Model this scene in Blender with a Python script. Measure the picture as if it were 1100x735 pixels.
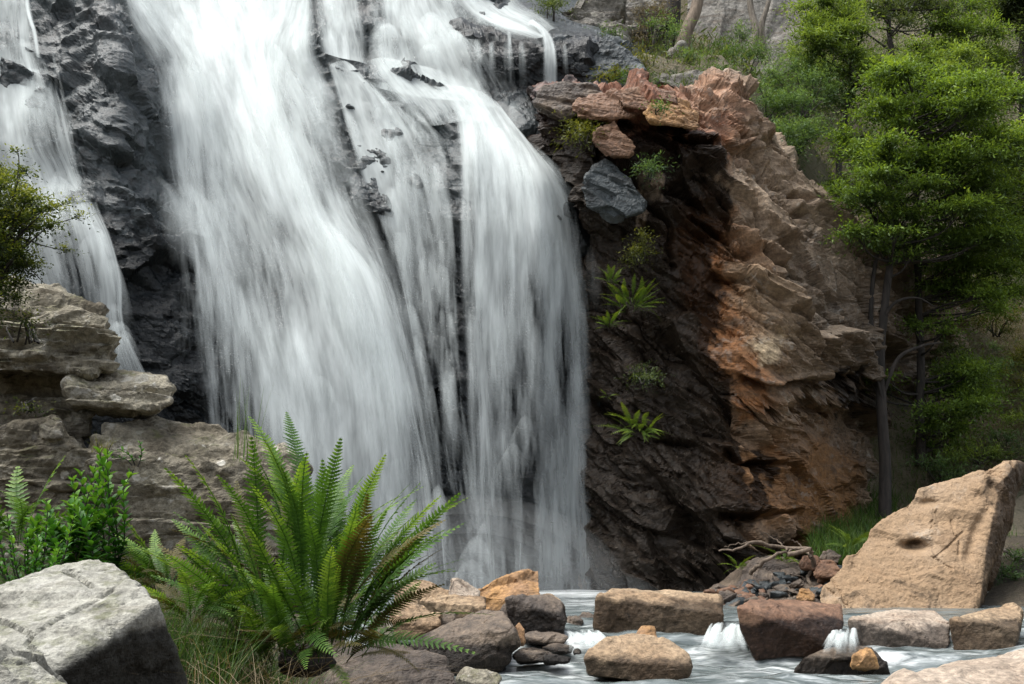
import bpy, bmesh, math, random
import numpy as np
from mathutils import Vector, Matrix, Euler

for _o in list(bpy.data.objects):
    bpy.data.objects.remove(_o)
SC = bpy.context.scene
COL = SC.collection
R = math.radians

# ------------------------------------------------------------------ camera
CAM_H, PITCH, FPX = 2.2, R(8.86), 1235.0
cd = bpy.data.cameras.new('camera')
cam = bpy.data.objects.new('camera', cd)
COL.objects.link(cam)
cam.location = (0, 0, CAM_H)
cam.rotation_euler = (R(90) + PITCH, 0, 0)
cd.sensor_width = 36.0
cd.lens = 36.0 * FPX / 1100.0
cd.clip_start, cd.clip_end = 0.1, 1000
SC.camera = cam
# ------------------------------------------------------------------ light
SUN = Vector((-0.38, -0.04, 0.90)).normalized()
w = bpy.data.worlds.new('World')
SC.world = w
w.use_nodes = True
nt = w.node_tree
for n in list(nt.nodes):
    nt.nodes.remove(n)
sky = nt.nodes.new('ShaderNodeTexSky')
sky.sky_type = 'NISHITA'
sky.sun_disc = False
sky.sun_elevation = math.asin(SUN.z)
sky.sun_rotation = math.atan2(SUN.x, SUN.y)
sky.dust_density = 3.0
hs = nt.nodes.new('ShaderNodeHueSaturation')
hs.inputs['Saturation'].default_value = 0.30
bgn = nt.nodes.new('ShaderNodeBackground')
bgn.inputs['Strength'].default_value = 0.15
wo = nt.nodes.new('ShaderNodeOutputWorld')
nt.links.new(sky.outputs[0], hs.inputs['Color'])
nt.links.new(hs.outputs[0], bgn.inputs['Color'])
nt.links.new(bgn.outputs[0], wo.inputs['Surface'])
sl = bpy.data.lights.new('sun', 'SUN')
sl.energy = 2.0
sl.angle = R(42)
sl.color = (1.0, 0.97, 0.91)
so = bpy.data.objects.new('sun', sl)
COL.objects.link(so)
so.rotation_euler = SUN.to_track_quat('Z', 'Y').to_euler()
SC.view_settings.view_transform = 'Standard'
SC.view_settings.look = 'None'
SC.view_settings.exposure = 1.08
SC.view_settings.gamma = 1.0
SC.view_settings.use_curve_mapping = False
SC.render.engine = 'CYCLES'
SC.cycles.use_denoising = True
SC.cycles.max_bounces = 5
SC.cycles.diffuse_bounces = 3
SC.cycles.glossy_bounces = 2
SC.cycles.transmission_bounces = 3
SC.cycles.transparent_max_bounces = 24
SC.cycles.caustics_reflective = False
SC.cycles.caustics_refractive = False

# ------------------------------------------------------------------ pixel <-> world
CP, SP = math.cos(PITCH), math.sin(PITCH)


def W(px, py, Y):
    """point of the world plane y=Y that the photograph shows at (px, py)"""
    px = np.asarray(px, float); py = np.asarray(py, float); Y = np.asarray(Y, float)
    a = (px - 550.0) / FPX
    b = (367.5 - py) / FPX
    t = Y / (CP - b * SP)
    return np.stack([a * t, Y + 0 * a, CAM_H + t * (SP + b * CP)], -1)


def zpx(x, y, z):
    """photo coordinates of a world point"""
    dz = z - CAM_H
    f = y * CP + dz * SP
    u = -y * SP + dz * CP
    return 550 + FPX * x / f, 367.5 - FPX * u / f


# ------------------------------------------------------------------ noise
def _hash(ix, iy, iz, s):
    h = (ix.astype(np.int64) * 374761393 + iy.astype(np.int64) * 668265263 + iz.astype(np.int64) * 1440662683 + s * 974634777) & 0xFFFFFFFF
    h = ((h ^ (h >> 13)) * 1274126177) & 0xFFFFFFFF
    h = ((h ^ (h >> 16)) * 2246822519) & 0xFFFFFFFF
    return h ^ (h >> 15)


def _rnd(h, k):
    g = ((h + k * 40503) * 2654435761) & 0xFFFFFFFF
    g = ((g ^ (g >> 15)) * 2246822519) & 0xFFFFFFFF
    return ((g ^ (g >> 13)) & 0xFFFF) / 65535.0


def vnoise(P, seed=0):
    P = np.asarray(P, float)
    I = np.floor(P).astype(np.int64)
    F = P - I
    F = F * F * F * (F * (F * 6 - 15) + 10)
    out = 0
    for dx in (0, 1):
        for dy in (0, 1):
            for dz in (0, 1):
                h = _rnd(_hash(I[..., 0] + dx, I[..., 1] + dy, I[..., 2] + dz, seed), 1)
                wgt = (F[..., 0] if dx else 1 - F[..., 0]) * (F[..., 1] if dy else 1 - F[..., 1]) * (F[..., 2] if dz else 1 - F[..., 2])
                out = out + h * wgt
    return out * 2 - 1


def fbm(P, octv=4, seed=0, gain=0.5):
    P = np.asarray(P, float)
    o, a, s = 0, 1.0, 0
    for i in range(octv):
        o = o + a * vnoise(P * (2.03 ** i) + i * 17.3, seed + i)
        s += a
        a *= gain
    return o / s


def facets(P, size, seed, tilt=0.7, rot=None, an=(1, 1, 1), band=0.12):
    """fractured-block relief: every cell is a tilted plane with its own height; returns (height, crack 0..1)"""
    Q = np.asarray(P, float)
    if rot is not None:
        Q = Q @ rot
    Q = Q / (np.array(an) * size)
    I = np.floor(Q).astype(np.int64)
    n = len(Q)
    f1 = np.full(n, 9.0); f2 = np.full(n, 9.0)
    hb = np.zeros(n, np.int64); cb = np.zeros((n, 3)); h2 = np.zeros(n, np.int64); c2 = np.zeros((n, 3))
    for dx in (-1, 0, 1):
        for dy in (-1, 0, 1):
            for dz in (-1, 0, 1):
                J0, J1, J2 = I[:, 0] + dx, I[:, 1] + dy, I[:, 2] + dz
                h = _hash(J0, J1, J2, seed)
                c = np.stack([J0 + 0.1 + 0.8 * _rnd(h, 1), J1 + 0.1 + 0.8 * _rnd(h, 2), J2 + 0.1 + 0.8 * _rnd(h, 3)], -1)
                d = ((Q - c) ** 2).sum(-1)
                m = d < f1
                m2 = (d < f2) & ~m
                f2 = np.where(m, f1, np.where(m2, d, f2))
                h2 = np.where(m, hb, np.where(m2, h, h2)); c2[m] = cb[m]; c2[m2] = c[m2]
                f1 = np.where(m, d, f1)
                hb = np.where(m, h, hb); cb[m] = c[m]
    f1 = np.sqrt(f1); f2 = np.sqrt(f2)

    def plane(hh_, cc):
        o = Q - cc
        v = (_rnd(hh_, 4) - 0.5) * 1.0
        for k in range(3):
            v = v + (_rnd(hh_, 5 + k) - 0.5) * 2 * tilt * o[:, k]
        return v
    t = np.clip((f2 - f1) / band, 0, 1) * 0.5 + 0.5
    return (plane(hb, cb) * t + plane(h2, c2) * (1 - t)) * size, np.clip((f2 - f1) / (band * .6), 0, 1)


def rotm(ax, ay, az):
    return np.array(Euler((R(ax), R(ay), R(az))).to_matrix())


def rock_relief(P, seed, sizes, amps, rot=None, an=(1, 1, 1), warp=0.16, crack=0.10, bed=None):
    Wp = np.stack([fbm(P * 0.9 / sizes[0], 2, seed + 50 + k) for k in range(3)], -1) * warp * sizes[0]
    Q = P + Wp
    d = np.zeros(len(P))
    for i, (s, a) in enumerate(zip(sizes, amps)):
        h, e = facets(Q + i * 3.7, s, seed + i * 7, 1.0, rot, an, (.07, .12, .2, .3)[i + 4 - len(sizes)])
        if i: h = h * np.clip(.75 + 1.6 * fbm(P * .45 / s, 2, seed + 31 + i), .1, 1.5)
        d += h * a - (1 - e) * s * a * crack * 2 * (fbm(P * 0.8 / s, 2, seed + 77) > 0.05)
    if bed is not None:                                   # stepped bedding: saw-tooth ledges along one dip direction
        dr, per, am, wp = (*bed, .55)[:4]
        dr = np.array(dr, float); dr /= np.linalg.norm(dr)
        for q_, (pr, aa) in enumerate(((per, am), (per * .37, am * .45))):
            t = (P @ dr) / pr + wp * fbm(P * .5 / pr, 3, seed + 60 + q_) + d * wp / pr
            f = t - np.floor(t)
            f = np.where(f < .88, f / .88, (1 - f) / .12)
            lay = _rnd(_hash(np.floor(t).astype(np.int64), np.zeros(len(P), np.int64), np.zeros(len(P), np.int64), seed), 3)
            d += aa * (f - .5) * (.35 + 1.1 * lay) * np.clip(.6 + 1.8 * fbm(P * .8 / pr, 2, seed + 65 + q_), 0, 1.4)
    d += fbm(P * (3.0 / sizes[-1]), 3, seed + 90) * sizes[-1] * 0.10
    return d


# ------------------------------------------------------------------ mesh builders
class MB:
    def __init__(s):
        s.v = []; s.f = []; s.n = 0; s.attr = {}

    def add(s, v, f, **attrs):
        v = np.asarray(v, float).reshape(-1, 3); f = np.asarray(f, np.int64)
        s.v.append(v); s.f.append(f + s.n)
        for k, a in attrs.items():
            s.attr.setdefault(k, []).append((s.n, np.asarray(a, float)))
        s.n += len(v)

    def mesh(s, name, mat, smooth=True):
        me = bpy.data.meshes.new(name)
        V = np.concatenate(s.v)
        loops = np.concatenate([f.ravel() for f in s.f])
        tot = np.concatenate([np.full(len(f), f.shape[1]) for f in s.f])
        st = np.concatenate([[0], np.cumsum(tot)[:-1]])
        me.vertices.add(len(V)); me.vertices.foreach_set('co', V.astype(np.float32).ravel())
        me.loops.add(len(loops)); me.loops.foreach_set('vertex_index', loops.astype(np.int32))
        me.polygons.add(len(tot)); me.polygons.foreach_set('loop_start', st.astype(np.int32))
        me.polygons.foreach_set('loop_total', tot.astype(np.int32))
        me.polygons.foreach_set('use_smooth', np.full(len(tot), smooth))
        for k, lst in s.attr.items():
            dim = lst[0][1].ndim
            if dim == 2:
                A = np.zeros((len(V), 3))
                for n0, a in lst: A[n0:n0 + len(a)] = a
                at = me.attributes.new(k, 'FLOAT_VECTOR', 'POINT')
                at.data.foreach_set('vector', A.astype(np.float32).ravel())
            else:
                A = np.zeros(len(V))
                for n0, a in lst: A[n0:n0 + len(a)] = a
                at = me.attributes.new(k, 'FLOAT', 'POINT')
                at.data.foreach_set('value', A.astype(np.float32))
        me.update(calc_edges=True)
        me.validate()
        if mat: me.materials.append(mat)
        return me

    def obj(s, name, mat, parent=None, smooth=True, origin=None):
        """ONE mesh object; origin moves to the base of the thing (or the parent's place)"""
        V = np.concatenate(s.v)
        if parent is not None:
            o0 = np.array(parent.location)
            if parent.parent is not None: o0 = o0 + np.array(parent.parent.location)
        elif origin is not None:
            o0 = np.array(origin, float)
        else:
            o0 = np.array([(V[:, 0].min() + V[:, 0].max()) / 2, (V[:, 1].min() + V[:, 1].max()) / 2, V[:, 2].min()])
        s.v = [V - o0]
        me = s.mesh(name, mat, smooth)
        o = bpy.data.objects.new(name, me)
        COL.objects.link(o)
        if parent is not None: o.parent = parent
        else: o.location = o0
        return o


def grid_faces(nr, nc):
    i = np.arange((nr - 1) * (nc - 1))
    a = (i // (nc - 1)) * nc + i % (nc - 1)
    return np.stack([a, a + 1, a + nc + 1, a + nc], -1)


def grid_normals(P):
    du = np.gradient(P, axis=1); dv = np.gradient(P, axis=0)
    n = np.cross(du, dv)
    return n / (np.linalg.norm(n, axis=-1, keepdims=True) + 1e-9)


def tube(mb, pts, rad, sides=8, **attrs):
    pts = np.asarray(pts, float); rad = np.asarray(rad, float)
    t = np.gradient(pts, axis=0); t /= np.linalg.norm(t, axis=1, keepdims=True) + 1e-9
    up = np.array([0.31, 0.92, 0.2])
    a = np.cross(t, up); a /= np.linalg.norm(a, axis=1, keepdims=True) + 1e-9
    b = np.cross(t, a)
    th = np.linspace(0, 2 * math.pi, sides, endpoint=False)
    V = pts[:, None] + rad[:, None, None] * (np.cos(th)[None, :, None] * a[:, None] + np.sin(th)[None, :, None] * b[:, None])
    n = len(pts)
    i = np.arange((n - 1) * sides)
    r_, c_ = i // sides, i % sides
    f = np.stack([r_ * sides + c_, r_ * sides + (c_ + 1) % sides, (r_ + 1) * sides + (c_ + 1) % sides, (r_ + 1) * sides + c_], -1)
    V = V.reshape(-1, 3)
    mb.add(V, f, **{k: np.full(len(V), v) for k, v in attrs.items()})


def smooth_path(ctrl, n):
    """Catmull-Rom through control points (any dimension)"""
    c = np.asarray(ctrl, float)
    if len(c) == 2:
        t = np.linspace(0, 1, n)[:, None]
        return c[0] * (1 - t) + c[1] * t
    c = np.vstack([2 * c[0] - c[1], c, 2 * c[-1] - c[-2]])
    s = np.linspace(0, len(c) - 3 - 1e-6, n)
    i = s.astype(int); t = (s - i)[:, None]
    p0, p1, p2, p3 = c[i], c[i + 1], c[i + 2], c[i + 3]
    return 0.5 * (2 * p1 + (p2 - p0) * t + (2 * p0 - 5 * p1 + 4 * p2 - p3) * t * t + (3 * p1 - p0 - 3 * p2 + p3) * t ** 3)


def tag(o, label=None, cat=None, group=None, kind=None):
    if label: o['label'] = label
    if cat: o['category'] = cat
    if group: o['group'] = group
    if kind: o['kind'] = kind
    return o


def empty(name, loc, label, cat, group=None):
    o = bpy.data.objects.new(name, None)
    COL.objects.link(o)
    o.location = [float(q) for q in loc]
    o.empty_display_size = 0.3
    return tag(o, label, cat, group)


# ------------------------------------------------------------------ materials
class NT:
    def __init__(s, name):
        s.m = bpy.data.materials.new(name); s.m.use_nodes = True
        s.t = s.m.node_tree
        for n in list(s.t.nodes): s.t.nodes.remove(n)
        s.out = s.t.nodes.new('ShaderNodeOutputMaterial')

    def n(s, typ, props=None, **ins):
        nd = s.t.nodes.new('ShaderNode' + typ)
        for k, v in (props or {}).items(): setattr(nd, k, v)
        for k, v in ins.items():
            s.set(nd, int(k[1:]) if k[0] == '_' else k.replace('_', ' '), v)
        return nd

    def set(s, nd, key, v):
        sock = nd.inputs[key]
        if isinstance(v, bpy.types.NodeSocket): s.t.links.new(v, sock)
        elif isinstance(v, bpy.types.Node): s.t.links.new(v.outputs[0], sock)
        else:
            if isinstance(v, (tuple, list)) and len(v) == 3 and sock.type == 'RGBA': v = (*v, 1)
            sock.default_value = v

    def math(s, op, a, b=None, c=None, clamp=False):
        nd = s.n('Math', dict(operation=op, use_clamp=clamp))
        for i, v in enumerate((a, b, c)):
            if v is not None: s.set(nd, i, v)
        return nd.outputs[0]

    def rng(s, v, a, b, c=0.0, d=1.0, smooth=True):
        nd = s.n('MapRange', dict(interpolation_type='SMOOTHSTEP' if smooth else 'LINEAR'))
        for i, q in enumerate((v, a, b, c, d)): s.set(nd, i, q)
        return nd.outputs[0]

    def mix(s, f, a, b, mode='MIX'):
        nd = s.n('Mix', dict(data_type='RGBA', blend_type=mode))
        s.set(nd, 0, f); s.set(nd, 6, a); s.set(nd, 7, b)
        return nd.outputs[2]

    def pos(s, scale=(1, 1, 1), rot=(0, 0, 0)):
        g = s.n('NewGeometry').outputs['Position']
        m = s.n('Mapping', None, Vector=g)
        m.inputs['Scale'].default_value = scale
        m.inputs['Rotation'].default_value = [R(q) for q in rot]
        return m.outputs[0]

    def noise(s, vec, scale, detail=4, rough=0.55, dist=0.0):
        return s.n('TexNoise', None, Vector=vec, Scale=scale, Detail=detail, Roughness=rough, Distortion=dist).outputs[0]

    def attr(s, name, vec=False):
        a = s.n('Attribute', dict(attribute_name=name))
        return a.outputs['Vector'] if vec else a.outputs['Fac']

    def fin(s, shader):
        s.t.links.new(shader.outputs[0], s.out.inputs['Surface'])
        return s.m


def rock_mat(name, a, b, c, sc=1.0, wetk=.13, rough=0.75, spec=0.35, wet=False, lichen=0.0, moss=0.0, strat=(0, 0, 0), sl=2.6, colattr=False, bump=0.5, stain=0.5, spots=0.0, gr=1.0):
    t = NT(name)
    P = t.pos()
    L = t.pos((0.5 * sc, 0.5 * sc, sl * sc), strat)
    n1 = t.noise(P, 0.55 * sc, 5, 0.6, 0.6)
    n2 = t.noise(L, 1.6, 6, 0.65, 0.4)
    n3 = t.noise(P, 9 * sc, 6, 0.7)
    n4 = t.noise(P, 38 * sc, 4, 0.65)
    base = t.attr('tint', True) if colattr else t.mix(t.rng(n1, 0.38, 0.62), a, b)
    col = t.mix(t.math('MULTIPLY', t.rng(n2, 0.48, 0.72), 0.75), base, c)
    g = t.rng(n3, 0.32, 0.68, 1 - .5 * gr, 1 + .45 * gr, False)
    g2 = t.rng(n4, 0.25, 0.75, 0.75, 1.25, False)
    gg = t.math('MULTIPLY', g, g2)
    col = t.mix(1.0, col, t.n('CombineColor', None, _0=gg, _1=gg, _2=gg).outputs[0], 'MULTIPLY')
    dk = t.rng(t.noise(P, 1.7 * sc, 7, 0.68, 1.0), 0.55, 0.68)
    col = t.mix(t.math('MULTIPLY', dk, stain), col, (0.022, 0.018, 0.016))
    nrm = t.n('SeparateXYZ', None, Vector=t.n('NewGeometry').outputs['Normal'])
    if lichen > 0:
        lf = t.math('MULTIPLY', t.rng(t.noise(P, 3.2 * sc, 6, 0.7, 0.3), 0.55, 0.62), t.rng(n1, 0.42, 0.6))
        col = t.mix(t.math('MULTIPLY', lf, lichen), col, (0.46, 0.45, 0.41))
    if spots > 0:
        vo = t.n('TexVoronoi', None, Vector=P, Scale=2.3 * sc, Randomness=1.0)
        df = t.math('ADD', vo.outputs['Distance'], t.math('MULTIPLY', t.math('SUBTRACT', n3, 0.5), 0.5))
        sf = t.math('MULTIPLY', t.rng(df, 0.20, 0.15), t.rng(t.n('SeparateColor', None, Color=vo.outputs['Color']).outputs[0], 0.45, 0.5))
        col = t.mix(t.math('MULTIPLY', sf, spots), col, (0.55, 0.53, 0.47))
    if moss > 0:
        mf = t.math('MULTIPLY', t.rng(nrm.outputs[2], 0.2, 0.8), t.rng(t.noise(P, 2.4 * sc, 6, 0.7), 0.5, 0.66))
        col = t.mix(t.math('MULTIPLY', mf, moss), col, (0.075, 0.085, 0.02))
    rg = t.rng(n3, 0.3, 0.7, rough - 0.12, rough + 0.12, False)
    sp = spec
    if wet:
        wa = t.attr('wet')
        wf = t.rng(t.math('ADD', wa, t.math('MULTIPLY', t.math('SUBTRACT', t.noise(P, 2.2, 6, 0.7), 0.5), 1.3)), 0.35, 0.75)
        col = t.mix(t.math('MULTIPLY', wf, 0.97), col, t.mix(1.0, col, (wetk, wetk, wetk * 1.04), 'MULTIPLY'))
        rg = t.math('MULTIPLY_ADD', wf, -0.42, rg)
        rg = t.math('MAXIMUM', rg, 0.30)
        sp = t.math('MULTIPLY_ADD', wf, -.5 * spec, spec)
    bs = t.n('Bump', None, Strength=bump, Distance=0.06 / sc, Height=t.math('ADD', t.math('MULTIPLY', n3, 1.0), t.math('MULTIPLY', n2, 0.8)))
    b2 = t.n('Bump', None, Strength=bump * 0.7, Distance=0.012 / sc, Height=n4, Normal=bs.outputs[0])
    p = t.n('BsdfPrincipled', None, Base_Color=col, Roughness=rg, Normal=b2.outputs[0])
    t.set(p, 'Specular IOR Level', sp)
    return t.fin(p)


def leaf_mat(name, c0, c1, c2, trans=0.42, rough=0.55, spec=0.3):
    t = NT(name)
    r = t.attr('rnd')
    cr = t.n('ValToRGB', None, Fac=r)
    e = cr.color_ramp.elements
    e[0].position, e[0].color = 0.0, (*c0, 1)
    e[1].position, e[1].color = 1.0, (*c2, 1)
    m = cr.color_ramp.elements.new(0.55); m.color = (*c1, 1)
    p = t.n('BsdfPrincipled', None, Base_Color=cr.outputs[0], Roughness=rough)
    p.inputs['Specular IOR Level'].default_value = spec
    tr = t.n('BsdfTranslucent', None, Color=t.mix(1.0, cr.outputs[0], (1.25, 1.15, 0.5), 'MULTIPLY'))
    return t.fin(t.n('MixShader', None, _0=trans, _1=p.outputs[0], _2=tr.outputs[0]))


def bark_mat(name, a, b):
    t = NT(name)
    n = t.noise(t.pos((9, 9, 1.6)), 1.2, 6, 0.65)
    col = t.mix(t.rng(n, 0.35, 0.65), a, b)
    bp = t.n('Bump', None, Strength=0.7, Distance=0.02, Height=n)
    return t.fin(t.n('BsdfPrincipled', None, Base_Color=col, Roughness=0.9, Normal=bp.outputs[0]))


M = {}
M['dark'] = rock_mat('wet_dark_rock', (0.025, 0.033, 0.036), (0.054, 0.066, 0.070), (0.040, 0.042, 0.041), 1.0, rough=0.46, spec=0.5, stain=0.5, strat=(20, 25, 0), bump=0.7, wet=True, wetk=.22)
M['cliff'] = rock_mat('sandstone_cliff', (0, 0, 0), (0, 0, 0), (0.125, 0.085, 0.055), 0.9, rough=0.72, spec=0.35, wet=True, colattr=True, strat=(25, 38, 0), bump=0.7, stain=0.55, lichen=0.25, wetk=.10)
M['tan'] = rock_mat('tan_sandstone', (0.235, 0.16, 0.098), (0.35, 0.26, 0.17), (0.29, 0.20, 0.12), 1.2, rough=0.8, spec=0.25, stain=0.7, wet=True, strat=(0, 30, 0), bump=0.9, wetk=.28)
M['lean'] = rock_mat('ochre_sandstone', (0.27, 0.185, 0.112), (0.325, 0.235, 0.155), (0.21, 0.135, 0.078), 0.8, rough=0.82, spec=0.2, stain=0.55, lichen=.2, wet=True, sl=.7, bump=0.4, wetk=.22, gr=.35)
M['orange'] = rock_mat('orange_sandstone', (0.34, 0.19, 0.075), (0.27, 0.16, 0.085), (0.13, 0.08, 0.045), 1.2, rough=0.72, spec=0.3, stain=0.4, wet=True)
M['red'] = rock_mat('red_sandstone', (0.145, 0.078, 0.047), (0.205, 0.120, 0.074), (0.085, 0.050, 0.034), 1.1, rough=0.65, spec=0.35, stain=0.3, wet=True)
M['brown'] = rock_mat('brown_wet_boulder', (0.070, 0.054, 0.043), (0.165, 0.125, 0.090), (0.045, 0.035, 0.028), 1.3, rough=0.55, spec=0.4, stain=0.6, wet=True, strat=(20, 60, 0), bump=.9)
M['grey'] = rock_mat('grey_weathered_rock', (0.235, 0.228, 0.195), (0.335, 0.330, 0.290), (0.18, 0.16, 0.125), 2.2, rough=0.85, spec=0.2, stain=0.35, lichen=0.6, moss=0.5, wet=True, bump=0.8)
M['ledge'] = rock_mat('lichen_ledge_rock', (0.140, 0.122, 0.090), (0.285, 0.262, 0.205), (0.065, 0.055, 0.042), 1.5, rough=0.85, spec=0.2, stain=0.75, lichen=0.6, moss=0.6, wet=True, spots=1.0, bump=0.8)
M['pale'] = rock_mat('pale_flat_rock', (0.33, 0.265, 0.205), (0.40, 0.335, 0.27), (0.25, 0.18, 0.13), 1.6, rough=0.8, spec=0.25, stain=0.45, wet=True, bump=.8, wetk=.28)
M['hillrock'] = rock_mat('hill_grey_rock', (0.19, 0.18, 0.16), (0.26, 0.245, 0.22), (0.15, 0.115, 0.085), 0.7, rough=0.85, spec=0.2, stain=0.45, lichen=0.3, moss=0.6, wet=True)
M['bark'] = bark_mat('dark_bark', (0.013, 0.011, 0.009), (0.036, 0.030, 0.025))
M['palebark'] = bark_mat('pale_bark', (0.10, 0.085, 0.066), (0.22, 0.19, 0.155))
M['dead'] = bark_mat('dead_wood', (0.10, 0.075, 0.055), (0.20, 0.155, 0.115))
M['acacia'] = leaf_mat('acacia_leaves', (0.040, 0.070, 0.018), (0.140, 0.230, 0.036), (0.32, 0.45, 0.065))
M['acacia2'] = leaf_mat('light_acacia_leaves', (0.056, 0.094, 0.026), (0.175, 0.26, 0.052), (0.34, 0.45, 0.09))
M['olive'] = leaf_mat('olive_leaves', (0.035, 0.055, 0.022), (0.080, 0.115, 0.040), (0.145, 0.185, 0.065))
M['bush'] = leaf_mat('feathery_bush_leaves', (0.046, 0.084, 0.034), (0.115, 0.200, 0.070), (0.22, 0.32, 0.11))
M['yellowbush'] = leaf_mat('yellow_green_leaves', (0.045, 0.058, 0.012), (0.12, 0.135, 0.025), (0.24, 0.23, 0.045))
M['shrub'] = leaf_mat('small_shrub_leaves', (0.020, 0.036, 0.008), (0.075, 0.11, 0.016), (0.22, 0.25, 0.03))
M['gloss'] = leaf_mat('glossy_leaves', (0.018, 0.07, 0.012), (0.045, 0.155, 0.020), (0.16, 0.33, 0.04), 0.35, 0.5, 0.25)
M['fern'] = leaf_mat('fern_green', (0.014, 0.042, 0.010), (0.065, 0.150, 0.022), (0.25, 0.39, 0.06), 0.4, 0.5)
M['fernold'] = leaf_mat('fern_bronze', (0.035, 0.032, 0.012), (0.080, 0.075, 0.020), (0.15, 0.115, 0.035), 0.3, 0.6)
M['cfern'] = leaf_mat('cliff_fern_green', (0.040, 0.085, 0.014), (0.105, 0.175, 0.022), (0.25, 0.30, 0.035), 0.35, 0.5)
M['grass'] = leaf_mat('green_grass', (0.030, 0.065, 0.016), (0.070, 0.145, 0.030), (0.15, 0.22, 0.045))
M['straw'] = leaf_mat('dry_straw', (0.12, 0.085, 0.05), (0.24, 0.19, 0.12), (0.36, 0.30, 0.20), 0.2, 0.8)
M['scrub'] = leaf_mat('dry_scrub', (0.10, 0.085, 0.062), (0.20, 0.17, 0.125), (0.31, 0.27, 0.21), 0.2, 0.8)


def ground_mat():
    t = NT('leaf_litter_soil')
    P = t.pos()
    n1 = t.noise(P, 0.7, 6, 0.65, 0.5); n2 = t.noise(P, 7, 6, 0.7); n3 = t.noise(P, 30, 4, 0.7)
    col = t.mix(t.rng(n1, 0.4, 0.6), (0.045, 0.034, 0.024), (0.075, 0.062, 0.036))
    col = t.mix(t.rng(n2, 0.45, 0.7), col, (0.12, 0.095, 0.06))
    col = t.mix(t.rng(n3, 0.45, 0.75), col, (0.03, 0.024, 0.018))
    b = t.n('Bump', None, Strength=0.9, Distance=0.06, Height=t.math('ADD', n2, n3))
    return t.fin(t.n('BsdfPrincipled', None, Base_Color=col, Roughness=0.95, Normal=b.outputs[0]))


def hill_mat():
    t = NT('scrubby_hillside_soil')
    P = t.pos()
    n1 = t.noise(P, 0.22, 6, 0.65, 0.7); n2 = t.noise(P, 2.3, 6, 0.75); n3 = t.noise(P, 12, 5, 0.75)
    col = t.mix(t.rng(n1, 0.42, 0.58), (0.14, 0.13, 0.07), (0.25, 0.215, 0.145))
    col = t.mix(t.rng(n2, 0.5, 0.66), col, (0.055, 0.075, 0.025))
    col = t.mix(t.rng(n3, 0.5, 0.7), col, (0.21, 0.17, 0.12))
    b = t.n('Bump', None, Strength=1.0, Distance=0.25, Height=t.math('ADD', n2, n3))
    return t.fin(t.n('BsdfPrincipled', None, Base_Color=col, Roughness=0.95, Normal=b.outputs[0]))


def fall_mat():
    """long-exposure silk: many fine threads along the flow, thin where there is little water"""
    t = NT('silky_falling_water')
    F = t.attr('flow', True)
    d = t.attr('dens')

    def st(sx, sy, det):
        m = t.n('Mapping', None, Vector=F); m.inputs['Scale'].default_value = (sx, sy, 1)
        return t.noise(m.outputs[0], 1.0, det, 0.6, 0.15)
    s0, s1, s2 = st(0.8, 0.22, 2), st(3.2, 0.40, 3), st(12, 0.8, 3)
    s = t.math('ADD', t.math('MULTIPLY', s0, 0.42), t.math('ADD', t.math('MULTIPLY', s1, 0.44), t.math('MULTIPLY', s2, 0.14)))
    x = t.math('ADD', d, t.math('MULTIPLY', t.math('SUBTRACT', s, 0.5), 2.25))
    a = t.rng(x, 0.12, 1.06, 0.0, 0.97, False)
    a = t.math('MULTIPLY', a, t.attr('fade'), clamp=True)
    col = (0.71, 0.765, 0.76)
    # falling drops face every way, so the sheet is lit more like a spray than like a wall
    nn = t.n('VectorMath', dict(operation='NORMALIZE'), _0=t.n('VectorMath', dict(operation='ADD'), _0=t.n('VectorMath', dict(operation='SCALE'), _0=t.n('NewGeometry').outputs['Normal'], Scale=.45).outputs[0], _1=(-.1, -.45, .75)).outputs[0]).outputs[0]
    df = t.n('BsdfDiffuse', None, Color=col, Normal=nn)
    tl = t.n('BsdfTranslucent', None, Color=col)
    mx = t.n('MixShader', None, _0=0.30, _1=df.outputs[0], _2=tl.outputs[0])
    tr = t.n('BsdfTransparent')
    return t.fin(t.n('MixShader', None, _0=a, _1=tr.outputs[0], _2=mx.outputs[0]))


def stream_mat():
    t = NT('rushing_stream_water')
    P0 = t.pos((0.33, 1.1, 1), (0, 0, 12))
    n1 = t.noise(P0, 1.1, 5, 0.6, 1.2)
    n2 = t.noise(t.pos((0.7, 3.2, 1), (0, 0, 10)), 2.2, 4, 0.6, 0.8)
    x = t.math('ADD', t.attr('foam'), t.math('MULTIPLY', t.math('SUBTRACT', t.math('ADD', t.math('MULTIPLY', n1, 0.6), t.math('MULTIPLY', n2, 0.4)), 0.5), 3.0))
    n4 = t.noise(t.pos((1.6, 7, 1), (0, 0, 8)), 2.0, 4, 0.65, 0.6)
    x = t.math('ADD', x, t.math('MULTIPLY', t.math('SUBTRACT', n4, 0.5), 1.0))
    a = t.rng(x, 0.2, 1.15, 0.0, 0.92)
    wcol = t.mix(t.rng(n2, 0.3, 0.7), (0.05, 0.065, 0.065), (0.17, 0.195, 0.195))
    wat = t.n('BsdfPrincipled', None, Base_Color=wcol, Roughness=0.22)
    wat.inputs['Specular IOR Level'].default_value = 0.6
    fo = t.n('BsdfPrincipled', None, Base_Color=(0.68, 0.71, 0.71), Roughness=0.6)
    return t.fin(t.n('MixShader', None, _0=a, _1=wat.outputs[0], _2=fo.outputs[0]))


M['ground'] = ground_mat(); M['hill'] = hill_mat(); M['fall'] = fall_mat(); M['stream'] = stream_mat()


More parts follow.
